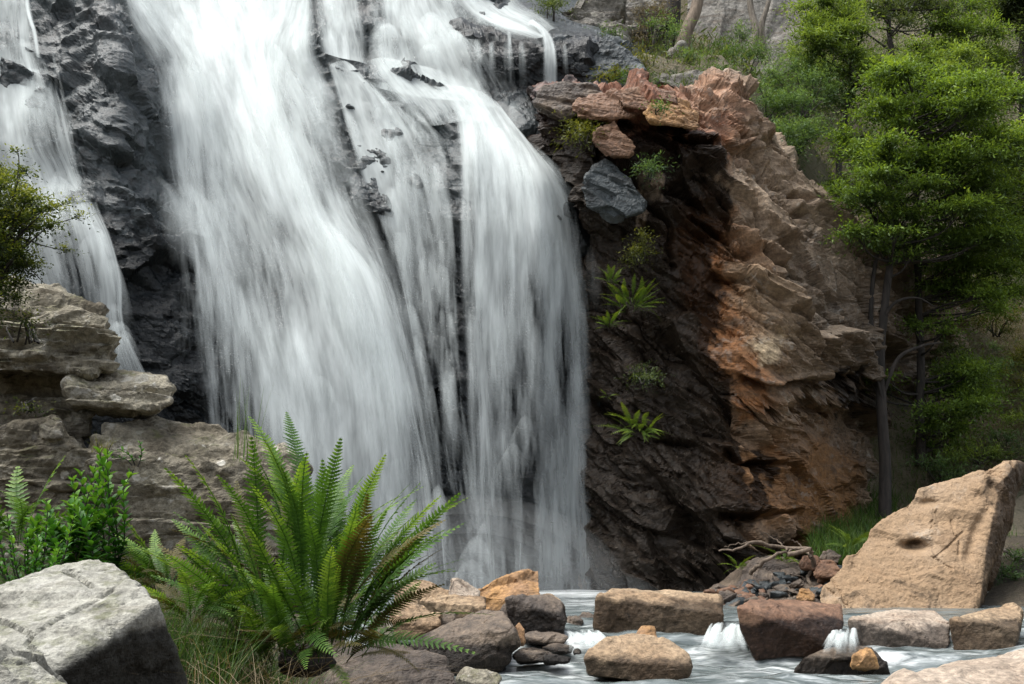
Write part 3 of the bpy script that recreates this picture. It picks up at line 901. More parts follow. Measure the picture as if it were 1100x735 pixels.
boulder([(428, 712, .2), (432, 695, .3), (455, 680, .5), (490, 664, .9), (520, 655, .9), (540, 657, .6), (552, 672, .1), (556, 690, .0), (548, 712, .1), (530, 732, .2), (480, 730)], 17.0, 1.7, 'brown', 'large dark brown boulder with a rounded flat face beside the stream', 120, waterline=0.7)
boulder([(345, 735), (352, 700, .4), (365, 688, .7), (390, 690, .6), (440, 702, .4), (480, 706, .3), (492, 722, .1), (496, 745), (480, 775), (350, 780)], 11.8, 1.5, 'brown', 'dark weathered grey brown boulder at the bottom below the fern', 121, size=.7, waterline=.35)
boulder([(490, 728), (500, 718, .2), (522, 719, .3), (538, 728, .2), (532, 742), (495, 745)], 14.8, .6, 'ledge', 'small mossy mottled stone in front of the round faced boulder', 122, size=.5)
for i, (a, b, w_, h_, Y, lab) in enumerate([(584, 685, 27, 6, 18.7, 'flat wet grey stone lying just right of the small upright orange stone'), (600, 696, 17, 5, 18.2, 'wet black stone at the edge of the white water under the blocky boulder'),
                                            (572, 704, 21, 7, 17.2, 'wet dark stone with shiny top beside the round faced boulder'), (598, 708, 15, 4, 17.0, 'low black wet stone splashed by the nearest rapid'),
                                            (617, 668, 10, 6, 22.2, 'small dark stone where the pool spills beside the blocky boulder'), (630, 663, 9, 5, 23.0, 'tiny dark stone left of the long brown boulder'),
                                            (620, 700, 5, 3, 17.6, 'tiny dark tip of a stone in the middle of the rapid')]):
    boulder([(a - w_, b), (a - w_ * .6, b - h_ * .9, .15), (a + w_ * .3, b - h_, .4), (a + w_, b - h_ * .2, .1), (a + w_ * .8, b + h_), (a - w_ * .8, b + h_ * 1.1)], Y, .6, 'brown', lab, 130 + i, name='stone', cat='stone', group='wet stones along the rapid', waterline=.5, size=.4, sub=5)

# bank, left and foreground
boulder([(-60, 660, .5), (0, 622, .7), (60, 604, .9), (108, 598, 1.0), (150, 628, .65), (170, 646, .42), (186, 690, .55), (196, 735, .8), (190, 800, .9), (80, 800, .45), (62, 722, -.05), (110, 690, .12), (-60, 735, -.2), (-60, 800, .2)], 4.9, 1.6, 'grey',
        'big pale grey boulder with a cracked lichen top in the lower left corner', 141, sub=7, size=.5, amp=.6, cracks=[[(-10, 664), (14, 672), (34, 682), (62, 664), (84, 655), (120, 634)], [(34, 682), (30, 692), (44, 705)], [(70, 614), (88, 622), (98, 630)]], wetshade_poly=[(70, 760), (110, 730), (185, 700), (180, 760)])  # shade of the lower right face put into its moist brown colour
boulder([(-60, 700), (0, 690, .2), (40, 700, .2), (75, 730, .1), (80, 800), (-60, 800)], 4.2, .7, 'grey', 'smaller pale grey rock at the very bottom left corner', 142, sub=6, size=.4, cracks=[[(20, 712), (44, 706), (60, 715)]])
boulder([(930, 745, -.2), (960, 728, .5), (1020, 713, 1.4), (1100, 699, 2.0), (1180, 694, 2.0), (1180, 780, -.4), (940, 775, -.5)], 9.0, 2.2, 'pale', 'broad pale slab of rock at the bottom right corner', 143, size=.6, amp=.8)
LR = rotm(4, -4, 0)
kw = dict(rot=LR, an=(1.7, 1.2, 0.55), amp=1.1, bed=((.06, .1, 1), .36, .13, .14))
boulder([(-70, 320), (-60, 300, .8), (10, 296, 1.0), (45, 303, .9), (80, 314, .6), (112, 331, .3), (116, 350, .1), (112, 375, .1), (120, 396, .1), (60, 402), (-70, 400)], 13.0, 2.2, 'ledge',
        'upper ledge block with white lichen patches, topmost of the left outcrop', 151, name='rock_ledge', cat='ledge', sub=7, size=.8, **kw)
boulder([(70, 412), (92, 398, .8), (130, 399, .8), (175, 404, .5), (186, 416, .2), (184, 432, .1), (160, 442), (110, 440), (75, 436)], 12.9, 1.6, 'ledge', 'overhanging thin ledge slab jutting out under the lichen block', 152, name='rock_ledge', cat='ledge', sub=7, size=.7, **kw)
boulder([(95, 480, .4), (115, 462, .7), (165, 450, 1.3), (215, 456, 1.2), (275, 474, .9), (318, 490, .6), (328, 520, .2), (322, 590, .1), (250, 620), (110, 610)], 12.4, 2.2, 'ledge',
        'broad low ledge with a sunlit sloping top behind the fern', 153, name='rock_ledge', cat='ledge', sub=7, size=.9, **kw)
boulder([(-80, 396, .5), (40, 396, .5), (95, 402, .5), (104, 430, .4), (100, 470, .3), (60, 476, .2), (-80, 478, .2)], 13.2, 1.6, 'ledge', 'shaded layered ledge directly beneath the lichen block', 154, name='rock_ledge', cat='ledge', sub=7, size=.7, **kw)
boulder([(-80, 470, .3), (20, 470, .3), (60, 456, .3), (66, 478, .1), (110, 486, .1), (116, 560), (60, 600), (-80, 610)], 12.7, 1.8, 'ledge', 'lowest dark ledge at the left edge behind the leafy shrub', 155, name='rock_ledge', cat='ledge', sub=7, size=.7, **kw)
boulder([(40, 456), (56, 447, .2), (64, 452, .2), (66, 470), (44, 472)], 12.4, .5, 'ledge', 'small loose block sitting on the lowest dark ledge', 156, size=.4)
boulder([(-120, 410), (-110, 305, .5), (-20, 300, .6), (0, 330, .4), (0, 560), (-120, 600)], 13.6, 2, 'ledge', 'tall dark outcrop rock at the far left edge under the shrub', 157, name='rock_ledge', cat='ledge', size=.8, **kw)
boulder([(395, 690), (400, 660, .3), (410, 656, .3), (420, 672, .2), (424, 700), (400, 706)], 13.5, .7, 'ledge', 'pale upright rock half hidden by the right side of the fern', 158, size=.4)

# hilltop outcrops
ok = dict(name='rock_outcrop', cat='outcrop', rot=rotm(8, 12, 0), an=(1.7, 1.2, .6), amp=1.3, bed=((.15, .1, 1), .9, .28))
boulder([(598, 52), (604, 8, .6), (640, -10, 1), (668, 0, .9), (672, 30, .4), (668, 48), (640, 56)], 41.5, 3, 'hillrock', 'brown stacked outcrop above the cliff, left of the grey bush', 161, size=2.2, sub=7, **ok)
boulder([(655, 30), (660, 0, .5), (700, -20, 1), (730, 0, .8), (725, 26), (690, 34)], 44.5, 3, 'hillrock', 'layered grey outcrop at the top edge, left of the leaning trunk', 162, size=2.0, **ok)
boulder([(736, 80), (740, -60, 1), (800, -90, 1.5), (868, -60, 1), (872, 20, .4), (850, 75), (790, 95)], 52, 5, 'hillrock', 'tall grey rock face behind the bushes at the top', 163, sub=7, size=3, **{**ok, 'amp': .6, 'bed': None, 'an': (.8, 1, 2.2)})
boulder([(708, 88), (716, 80, .5), (745, 78, .6), (776, 81, .3), (770, 92), (730, 96)], 37.4, 1.4, 'hillrock', 'flat grey slab lying on the cliff top', 164, size=.9, **ok)
boulder([(716, 72), (720, 58, .4), (732, 50, .5), (746, 60, .4), (752, 72, .2), (740, 82), (720, 80)], 40, 1.6, 'hillrock', 'rounded grey rock at the foot of the leaning trunk', 165, size=.9, **ok)
boulder([(596, 52), (612, 40, .6), (650, 52, .8), (676, 66, .5), (695, 80, .3), (690, 92), (640, 88), (600, 70)], 38.2, 1.6, 'hillrock', 'buff sloping ledge above the red rocks beside the upper cascade', 166, size=1.3, **ok)
boulder([(625, 196), (634, 180, .3), (652, 172, .4), (668, 184, .3), (690, 204, .1), (696, 224), (660, 236), (630, 222)], 31.4, 1.3, 'dark', 'shiny black knob of rock jutting from the cliff beside the curtain fall', 167, size=.8, name='rock_outcrop', cat='outcrop', rot=rotm(10, 30, 0), an=(1.5, 1, .6), amp=1.6)

RL = dict(name='rock_outcrop', cat='outcrop', rot=rotm(5, 16, 0), an=(1.6, 1.2, .5), amp=1.5)
boulder([(572, 66), (586, 44, .4), (612, 36, .8), (650, 42, .8), (684, 60, .5), (694, 78, .2), (680, 94), (610, 95), (578, 92)], 36.3, 2.2, 'dark', 'black wet ledge block right of the thin spout', 186, size=1.2, **{**RL, 'rot': rotm(12, 10, 0)})
boulder([(572, 112), (582, 96, .4), (606, 86, .6), (640, 92, .5), (652, 104, .2), (640, 120), (600, 128)], 32.6, 1.6, 'brown', 'mauve brown knobbly rock at the left end of the red ledge', 181, size=.8, **RL)
boulder([(612, 118), (622, 104, .4), (660, 96, .6), (700, 104, .4), (704, 116, .1), (676, 126), (630, 130)], 31.7, 1.5, 'red', 'long rust red block of the overhanging ledge, above the mossy niche', 182, size=.8, **RL)
boulder([(662, 112), (672, 97, .4), (700, 94, .6), (726, 98, .4), (726, 114, .1), (700, 120)], 31.3, 1.4, 'red', 'rust red block with a straight top right of the long one on the ledge', 183, size=.7, **RL)
boulder([(690, 122), (702, 110, .3), (730, 106, .6), (752, 118, .4), (750, 140, .1), (726, 134), (700, 130)], 30.9, 1.3, 'orange', 'orange lip of rock over the black hollow', 184, size=.7, **RL)
boulder([(636, 150), (648, 132, .2), (660, 130, .3), (672, 144, .2), (684, 158, .1), (676, 168), (650, 168)], 31.4, 1.0, 'red', 'jagged red rock below the ledge, left of the black hollow', 185, size=.6, **RL)
# rubble at the cliff foot
rng = random.Random(4)
RUB = 'stones in the rubble heap'
spec = [(822, 610, 26, 13, 'brown', 30.0, 'long smooth dark grey rock lying on the rubble heap'), (888, 612, 15, 9, 'red', 28.6, 'bright rust red stone on the rubble, beside the tilted boulder'),
        (872, 604, 14, 8, 'red', 29.2, 'dull red slab just behind the bright rust stone'), (866, 640, 10, 9, 'orange', 27.6, 'ochre slab tilted on the front of the rubble'),
        (892, 598, 12, 7, 'brown', 29.4, 'grey brown stone at the top of the rubble below the grass'), (848, 616, 12, 5, 'brown', 29.4, 'flat brown stone beneath the dead branch'),
        (806, 632, 12, 10, 'dark', 28.4, 'cube like dark stone at the left of the rubble'), (740, 655, 18, 8, 'dark', 29.5, 'flat black rock at the water edge under the cliff'),
        (1062, 645, 10, 11, 'grey', 27.8, 'pale grey stone tucked behind the tilted boulder')]
for i, (a, b, w_, h_, m_, Y, lab) in enumerate(spec):
    boulder([(a - w_, b + h_ * .3), (a - w_ * .6, b - h_ * .8, .15), (a + w_ * .3, b - h_, .3), (a + w_, b - h_ * .1, .1), (a + w_ * .7, b + h_), (a - w_ * .8, b + h_)], Y, w_ * .03, m_, lab, 170 + i, name='stone', cat='stone', group=RUB, size=.5, sub=5, waterline=-1)
rubs = []
for i in range(6):
    rr = random.Random(40 + i)
    pts = [(rr.uniform(-1, 1) * rr.choice((.6, 1)), rr.uniform(-.8, .8), rr.uniform(-.6, .6)) for _ in range(14)]
    V, F = stone(np.array(pts), 200 + i, 4, 1, (.7, .3, .15), (.08, .1, .1))
    mb = MB(); mb.add(V, F, wet=np.zeros(len(V)))
    rubs.append(mb.mesh('stone', None))
mats = [M['brown'], M['brown'], M['dark'], M['red'], M['brown'], M['dark']]  # browner, darker rock chosen: the heap's shade is put into its colour
for i in range(6): rubs[i].materials.append(mats[i])
for i in range(230):
    a, b = rng.uniform(770, 905), rng.uniform(606, 668)
    if i > 150: a, b = rng.uniform(680, 800), rng.uniform(625, 668)
    if b < 606 + (880 - a) * 0.22 and a < 860: b = 606 + (880 - a) * 0.22 + rng.uniform(0, 15)
    Y = np.interp(b, [600, 672], [30.4, 25.6])
    p = W(a, b, Y)
    o = bpy.data.objects.new('stone', rubs[rng.randrange(6)])
    COL.objects.link(o)
    s = rng.uniform(.10, .30) * (1.25 if b > 630 else 1)
    o.location = p - np.array([0, 0, .08])
    o.scale = (s * rng.uniform(.8, 1.4), s, s * rng.uniform(.5, .9))
    o.rotation_euler = (rng.uniform(-.5, .5), rng.uniform(-.5, .5), rng.uniform(0, 6.3))
    tag(o, 'small angular stone among many in the rubble at the cliff foot', 'stone', RUB)


def rubble_bed():
    """the heap the stones lie on"""
    u, v = np.meshgrid(np.linspace(660, 930, 110), np.linspace(676, 594, 60))
    Y = np.interp(v, [594, 600, 672, 676], [31.5, 30.6, 25.8, 25.4])
    P = W(u, v, Y); P[..., 2] -= 0.12
    low = np.clip((np.abs(u - 850) - 40) / 60, 0, 1) * np.clip((640 - v) / 40, 0, 1)
    P[..., 2] -= 1.0 * low
    P[[0, -1], :, 2] -= .6; P[:, [0, -1], 2] -= .6
    P[..., 2] += fbm(P.reshape(-1, 3) * 2.5, 4, 9).reshape(u.shape) * .18
    mb = MB(); mb.add(P, grid_faces(*u.shape))
    tag(mb.obj('gravel', M['brown'], smooth=False), 'dark gravel and grit under the rubble stones', None, None, 'stuff')


rubble_bed()


# ------------------------------------------------------------------ water: stream
def stream_z(x, y):
    step = np.clip((y - 18.1) / 1.7, 0, 1); step = step * step * (3 - 2 * step)
    return 0.0 + 0.30 * step


def stream():
    xs = np.arange(-4.2, 19, .075); ys = np.concatenate([np.arange(9.5, 26, .06), np.arange(26, 34.5, .12)])
    X, Y = np.meshgrid(xs, ys)
    Z = stream_z(X, Y)
    q = np.stack([X * .55 + Y * .15, Y * 1.3, X * 0], -1).reshape(-1, 3)
    rough = np.clip((27 - Y) / 4, 0.1, 1)
    Z = Z + rough * (0.17 * fbm(q * .9, 3, 17).reshape(X.shape) + .09 * fbm(q * 2.6, 3, 18).reshape(X.shape))
    PX, PY = zpx(X, Y, Z)
    foam = 0.24 * rough - .05
    for (a, b, rx, ry, s) in ((660, 690, 70, 12, .25), (800, 712, 110, 14, .3), (590, 720, 60, 12, .3), (905, 705, 60, 14, .35), (620, 690, 24, 14, .35), (1000, 708, 90, 8, .25), (640, 645, 60, 10, .5), (775, 690, 30, 14, .4), (560, 735, 60, 10, .2)):
        foam = foam + s * blob(PX, PY, a, b, rx, ry)
    foam = foam + .7 * np.clip((Y - 29.5) / 2, 0, 1) * np.clip((4 - X) / 2, 0, 1)
    foam = foam - .25 * blob(PX, PY, 700, 735, 90, 10) - .35 * np.clip((X - 3.2) / 1, 0, 1) * np.clip((Y - 24) / 2, 0, 1)
    F = grid_faces(*X.shape)
    off = (X < np.interp(Y, [9, 12, 15, 20, 26], [-.1, -.9, -2.0, -2.8, -4.3])).ravel()
    mb = MB(); mb.add(np.stack([X, Y, Z], -1), F[~off[F].all(1)], foam=foam.ravel())
    tag(mb.obj('stream', M['stream'], origin=(0, 0, 0)), 'white and grey green rapids of the stream', None, None, 'structure')


stream()


# ------------------------------------------------------------------ water: falls
def water_Y(px, py, off):
    Y = fall_base(px, py)
    P = W(px, py, Y)
    b = big_relief(P.reshape(-1, 3)).reshape(Y.shape)
    return Y - 0.0 * b - off


def guides_grid(guides, nu, nv):
    G = np.stack([smooth_path(g, 60) for g in guides])                  # guides x 60 x (px,py,dens)
    # even arc length
    H = []
    for g in G:
        s = np.concatenate([[0], np.cumsum(np.hypot(np.diff(g[:, 0]), np.diff(g[:, 1])))])
        t = np.linspace(0, s[-1], nv)
        H.append(np.stack([np.interp(t, s, g[:, k]) for k in range(3)], -1))
    H = np.stack(H)                                                    # guides x nv x 3
    out = np.stack([smooth_path(H[:, j], nu) for j in range(nv)])       # nv x nu x 3
    return out


def sheet(mb, guides, off, zseed, nu=160, nv=200, dk=1.0, edge=.12, att=.40, top=0):
    A = guides_grid(guides, nu, nv)
    px, py, dn = A[..., 0], A[..., 1], np.clip(A[..., 2], 0, 1.2) * dk * (1 - att * np.clip((A[..., 1] - 170) / 330, 0, 1))
    Y = water_Y(px, py, off)
    for _ in range(60):
        Y[1:-1, 1:-1] = .2 * (Y[:-2, 1:-1] + Y[2:, 1:-1] + Y[1:-1, :-2] + Y[1:-1, 2:] + Y[1:-1, 1:-1])
    P = W(px, py, Y)
    u = np.linspace(0, 1, nu)[None] * np.linalg.norm(P[:, -1] - P[:, 0], axis=-1).mean()
    v = np.concatenate([[0], np.cumsum(np.linalg.norm(np.diff(P[:, nu // 2], axis=0), axis=-1))])
    flow = np.stack([np.broadcast_to(u, px.shape), np.broadcast_to(v[:, None], px.shape), np.full(px.shape, zseed)], -1)
    s = np.linspace(0, 1, nu)[None]
    fade = np.clip(np.minimum(s, 1 - s) / edge, 0, 1) + 0 * px
    fade = fade * fade * (3 - 2 * fade)
    if top:
        tt = np.linspace(0, 1, nv)[:, None] + .10 * vnoise(np.stack([s * 9, s * 0 + zseed, s * 0], -1), 3)
        fade = fade * np.clip(tt / top, 0, 1) ** .8
    mb.add(P, grid_faces(nv, nu), flow=flow.reshape(-1, 3), dens=dn.ravel(), fade=fade.ravel())
    return A


def veil(mb, px, py, w_, h_, dens, lean, zseed, off=.45, arch=.35, nu=14, nv=18):
    """one small fan of water springing from a ledge"""
    s = np.linspace(-1, 1, nu)[None]; t = np.linspace(0, 1, nv)[:, None]
    width = w_ * (.55 + .45 * np.sqrt(t))
    X = px + s * width + lean * h_ * t
    Yp = py + h_ * t ** 1.25 + arch * w_ * s * s * (1 - .6 * t)
    Y = water_Y(X, Yp, off) - .10 * np.sin(np.minimum(t * 2.2, math.pi))
    Y0 = water_Y(np.array([px]), np.array([py]), off)[0]
    Y = np.minimum(Y, Y0 + .1)
    P = W(X, Yp, Y)
    m = Y0 / FPX
    flow = np.stack([X * m, Yp * m, np.full(X.shape, zseed)], -1)
    fade = (1 - s * s) ** 0.8 * np.clip(t / .22, 0, 1) ** .8 * (1 - t) ** .9
    d = .85 * dens * (1 - .35 * t) + 0 * X
    mb.add(P, grid_faces(nv, nu), flow=flow.reshape(-1, 3), dens=d.ravel(), fade=np.clip(fade, 0, 1).ravel())


def rand_veils(mb, A, n, seed, wr, hr, dens, maxpy=600):
    rr = random.Random(seed)
    nv, nu = A.shape[:2]
    k = 0
    while k < n:
        j, i = int(nv * rr.uniform(.02, .9)), int(nu * rr.uniform(.06, .94))
        px, py, dn = A[j, i]
        if py > maxpy or dn < .12 or rr.random() > .35 + dn: continue
        j2 = min(nv - 1, j + 6)
        lean = (A[j2, i, 0] - px) / max(4, A[j2, i, 1] - py)
        veil(mb, px, py, rr.uniform(*wr), rr.uniform(*hr), dens * rr.uniform(.6, 1.1) * (.6 + .5 * dn), max(-.6, min(.9, lean)), rr.uniform(0, 90), off=.35 + rr.uniform(0, .25), arch=rr.uniform(.1, .6))
        k += 1


# the main broad fall
BG = [[(118, -60, .0), (125, -10, .1), (140, 30, .2), (158, 70, .25), (170, 120, .2), (176, 190, .15), (196, 280, .2), (202, 330, .2), (212, 400, .2), (222, 480, .2), (228, 560, .2)],
      [(140, -60, .8), (150, -10, .85), (165, 20, .95), (190, 60, .75), (202, 110, .30), (207, 170, .34), (222, 225, .62), (243, 300, .44), (255, 400, .34), (260, 500, .30), (262, 560, .3)],
      [(190, -60, 1), (200, -10, 1), (215, 40, 1.05), (238, 110, .85), (262, 190, .52), (282, 240, .50), (300, 310, .6), (312, 380, .72), (322, 440, .72), (330, 560, .75), (332, 640, .75)],
      [(245, -60, 1), (252, -10, 1.05), (268, 40, 1.1), (285, 110, 1.1), (310, 180, 1.1), (332, 240, 1.0), (358, 300, .9), (378, 370, .88), (390, 430, .85), (398, 540, .75), (404, 640, .68)],
      [(300, -60, .9), (308, 0, .9), (292, 55, .85), (300, 100, .38), (328, 160, .34), (352, 225, .7), (388, 285, .95), (412, 350, .85), (428, 410, .75), (444, 500, .65), (455, 640, .6)],
      [(335, -60, .6), (338, 0, .6), (338, 45, .9), (352, 80, .9), (366, 130, .5), (388, 190, .32), (412, 250, .30), (432, 310, .36), (450, 400, .42), (470, 500, .48), (482, 640, .55)]]
mb = MB()
A1 = sheet(mb, BG, .60, 3.1, 220, 260, dk=.92, edge=.07, att=.12)
sheet(mb, BG, .85, 41.7, 160, 200, dk=.25, edge=.08, att=.1)
rand_veils(mb, A1, 40, 5, (8, 26), (60, 150), .55, 430)
for q in ((290, 62, 34, 150, .55, .30), (205, 68, 30, 130, .5, .12), (230, 212, 40, 170, .55, .16), (350, 236, 36, 180, .75, .30), (340, 80, 22, 90, .5, .2), (175, 195, 22, 90, .45, .35)):
    veil(mb, q[0], q[1], q[2], q[3], q[4], q[5], q[0], off=.6, arch=.5, nu=22, nv=26)
sheet(mb, [[(158, 60, .2), (166, 90, .45), (172, 150, .4), (178, 240, .1)], [(176, 62, .75), (186, 95, .6), (196, 150, .5), (204, 250, .15)], [(202, 66, .9), (214, 100, .65), (226, 160, .55), (236, 260, .2)], [(226, 84, .9), (240, 130, .6), (252, 190, .45), (262, 280, .1)]], .95, 13.7, 60, 90, dk=.88, edge=.42, top=.22)
sheet(mb, [[(272, 70, .3), (276, 110, .3), (290, 180, .2), (312, 250, .05)], [(278, 52, .9), (290, 100, .55), (310, 170, .45), (340, 260, .2)], [(296, 48, .9), (316, 90, .6), (342, 160, .5), (372, 260, .3)], [(318, 56, .8), (344, 96, .6), (368, 160, .45), (396, 270, .2)]], .95, 17.7, 60, 90, dk=.88, edge=.42, top=.22)
sheet(mb, [[(150, 192, .3), (165, 215, .25), (176, 290, .2), (186, 420, .05)], [(178, 190, .8), (196, 215, .5), (212, 300, .4), (222, 460, .1)], [(210, 200, .9), (232, 235, .6), (248, 320, .45), (258, 500, .15)], [(238, 222, .9), (262, 270, .6), (276, 350, .4), (284, 520, .1)]], .95, 19.7, 60, 110, dk=.88, edge=.42, top=.22)
sheet(mb, [[(318, 222, .4), (335, 260, .6), (352, 330, .5), (370, 480, .2)], [(338, 226, 1), (362, 262, .95), (384, 330, .7), (402, 480, .3)], [(362, 246, 1), (392, 285, .95), (415, 350, .75), (430, 500, .3)], [(384, 268, .7), (414, 310, .6), (436, 380, .45), (450, 520, .2)]], 1.0, 23.7, 60, 110, dk=.88, edge=.42, top=.22)
tag(mb.obj('waterfall', M['fall']), 'broad brightest white waterfall pouring diagonally down the centre left', 'waterfall', 'falls of the cascade')

# thin veils between the main fall and the curtain
CG = [[(352, 70, .55), (366, 120, .5), (388, 190, .42), (412, 250, .38), (432, 310, .40), (450, 400, .42), (466, 500, .48), (478, 640, .5)],
      [(372, 66, .4), (398, 110, .5), (420, 170, .52), (432, 230, .50), (440, 300, .42), (455, 400, .36), (475, 500, .45), (490, 640, .5)],
      [(400, 88, .35), (436, 135, .42), (452, 180, .36), (462, 240, .34), (468, 300, .26), (474, 400, .2), (490, 500, .36), (505, 640, .5)],
      [(430, 98, .3), (468, 140, .2), (486, 190, .12), (490, 260, .12), (492, 330, .15), (498, 430, .25), (512, 520, .42), (522, 645, .5)]]
mb = MB()
A2 = sheet(mb, CG, .40, 11.3, 130, 220, edge=.05)
rand_veils(mb, A2, 60, 15, (4, 12), (45, 130), .55, 420)
for q in ((436, 168, 22, 150, .5, .05), (408, 112, 18, 80, .45, .25), (420, 200, 14, 130, .45, .1)):
    veil(mb, *q, q[0], off=.5, arch=.5)
# small splashes low on the face where threads strike hidden rocks
for q in ((512, 575, 30, 75, .42, .0), (506, 600, 34, 55, .4, -.1), (521, 560, 7, 44, .45, -.3), (565, 445, 14, 70, .36, -.25), (552, 475, 20, 90, .34, -.2), (425, 490, 16, 110, .45, .1), (470, 520, 12, 90, .4, .1)):
    veil(mb, *q, q[0], off=.8, arch=.9)
tag(mb.obj('waterfall', M['fall']), 'thin threads of water over dark rock, between the broad fall and the vertical curtain', 'waterfall', 'falls of the cascade')

# vertical curtain on the right
DG = [[(462, 92, .3), (480, 108, .55), (490, 150, .7), (491, 230, .6), (494, 330, .5), (500, 450, .5), (505, 550, .5), (510, 648, .55)],
      [(488, 92, .6), (506, 114, .85), (516, 150, .98), (522, 230, .74), (524, 350, .62), (528, 480, .58), (534, 648, .6)],
      [(515, 98, .5), (530, 124, .85), (546, 158, .98), (557, 220, .78), (560, 330, .64), (563, 480, .58), (566, 648, .6)],
      [(536, 112, .3), (560, 146, .75), (580, 178, .92), (595, 230, .80), (601, 330, .68), (604, 480, .62), (607, 650, .62)],
      [(552, 135, .05), (584, 170, .35), (608, 200, .65), (622, 240, .68), (630, 330, .62), (637, 450, .62), (644, 655, .60)]]
mb = MB()
A3 = sheet(mb, DG, .6, 21.9, 180, 230, dk=.92, edge=.10)
sheet(mb, DG, .85, 57.7, 140, 200, dk=.22, edge=.12)
rand_veils(mb, A3, 36, 25, (5, 14), (80, 190), .5, 400)
tag(mb.obj('waterfall', M['fall']), 'tall vertical curtain of water against the right hand cliff', 'waterfall', 'falls of the cascade')

# upper cascades
mb = MB()
EG = [[(384, -60, .1), (392, 10, .2), (394, 40, .15), (396, 70, .2), (398, 92, .3)], [(402, -60, .45), (408, 8, .55), (412, 40, .5), (416, 80, .5), (420, 98, .6)], [(425, -60, .6), (430, 5, .75), (440, 40, .65), (450, 80, .6), (456, 105, .7)],
      [(448, -60, .75), (456, 5, .85), (476, 40, .8), (490, 75, .75), (505, 110, .85)], [(470, -60, .6), (476, 0, .7), (500, 40, .55), (520, 80, .45), (540, 118, .4)], [(488, -60, .5), (498, 5, .55), (524, 45, .38), (546, 85, .3), (562, 122, .25)]]
A4 = sheet(mb, EG, .5, 31.1, 120, 120, dk=.85, edge=.2)
for q in ((512, 42, 6, 60, .6), (528, 44, 5, 52, .5), (545, 42, 7, 55, .5), (560, 44, 5, 50, .45), (606, 46, 4, 44, .4), (520, 96, 12, 40, .5), (552, 108, 10, 44, .5)):
    veil(mb, *q, .05, q[0], off=.75, arch=.4)
rand_veils(mb, A4, 22, 35, (6, 16), (25, 60), .7, 80)
sheet(mb, [[(384, 70, .3), (398, 92, .5), (420, 112, .4), (440, 130, .2)], [(410, 62, .6), (430, 90, .7), (450, 112, .55), (466, 135, .3)], [(450, 70, .7), (468, 92, .85), (488, 110, .8), (500, 130, .4)], [(490, 80, .5), (512, 94, .7), (530, 110, .7), (545, 132, .3)]], .75, 33.1, 60, 50, dk=.75, edge=.35)
veil(mb, 412, 20, 24, 80, .6, .1, 7.7, off=.7, arch=.6, nu=20); veil(mb, 462, 12, 26, 90, .75, .35, 17.7, off=.7, arch=.5, nu=20)
tag(mb.obj('waterfall', M['fall']), 'domed upper cascade at the top centre, feeding the curtain below', 'waterfall', 'falls of the cascade')
mb = MB()
A5 = sheet(mb, [[(300, -70, .2), (332, -20, .3), (338, 20, .4), (342, 55, .6)], [(330, -70, .5), (350, -20, .55), (358, 20, .5), (364, 62, .6)], [(350, -70, .5), (372, -20, .45), (378, 20, .4), (384, 66, .5)], [(370, -70, .1), (388, -20, .1), (392, 20, .1), (398, 70, .2)]], .45, 61.3, 60, 70, edge=.22)
rand_veils(mb, A5, 12, 38, (5, 12), (25, 50), .6, 50)
tag(mb.obj('waterfall', M['fall']), 'thin streaky veil at the top edge above the dark ridge', 'waterfall', 'falls of the cascade')
mb = MB()
A6 = sheet(mb, [[(462, -60, .5), (470, -10, .7), (496, 18, .8), (540, 36, .8), (572, 42, .6)], [(490, -60, .7), (505, -10, .95), (525, 14, 1), (560, 30, 1), (582, 40, .8)], [(530, -60, .5), (540, -10, .8), (552, 8, .8), (575, 20, .6), (592, 32, .4)], [(552, -60, .1), (560, -10, .2), (568, 6, .2), (588, 16, .2), (602, 30, .1)]], .45, 71.3, 70, 80, dk=.82, edge=.28)
sheet(mb, [[(566, 26, .1), (578, 34, .3), (582, 50, .3), (582, 92, .2)], [(570, 22, .6), (584, 34, .7), (591, 52, .65), (592, 94, .5)], [(574, 20, .1), (590, 34, .4), (598, 54, .5), (600, 96, .3)]], .75, 81.3, 30, 60, edge=.25)
sheet(mb, [[(544, 34, .1), (545, 60, .2), (545, 92, .1)], [(547, 34, .4), (548, 60, .4), (548, 92, .2)], [(550, 34, .1), (551, 60, .2), (551, 92, .1)]], .7, 85.3, 10, 40, edge=.3)
rand_veils(mb, A6, 10, 48, (5, 12), (18, 36), .7, 20)
tag(mb.obj('waterfall', M['fall']), 'small upper right stream ending in one thin spout over a black ledge', 'waterfall', 'falls of the cascade')

# left cascade in steps
mb = MB()
AG = [[(-90, -60, .5), (-80, 0, .5), (-70, 100, .4), (-60, 200, .6), (-40, 300, .6), (-20, 420, .5)],
      [(-8, -60, .6), (0, 0, .62), (6, 60, .45), (8, 95, .55), (14, 150, .35), (30, 200, .6), (45, 260, .55), (66, 330, .5), (76, 400, .5)],
      [(14, -60, .5), (22, 0, .5), (26, 50, .45), (36, 88, .7), (48, 150, .42), (64, 186, .65), (80, 240, .6), (96, 300, .5), (108, 400, .45)],
      [(28, -60, .05), (38, 0, .1), (48, 60, .2), (62, 110, .4), (76, 170, .4), (92, 215, .35), (110, 255, .75), (122, 300, .75), (127, 350, .7), (146, 402, .55)],
      [(42, -60, 0), (54, 0, 0), (64, 60, .0), (76, 110, .05), (88, 170, .1), (106, 220, .1), (120, 255, .25), (131, 300, .3), (134, 350, .3), (158, 402, .1)]]
A7 = sheet(mb, AG, .35, 91.3, 150, 220, edge=.06)
rand_veils(mb, A7, 34, 58, (6, 16), (30, 80), .62, 380)
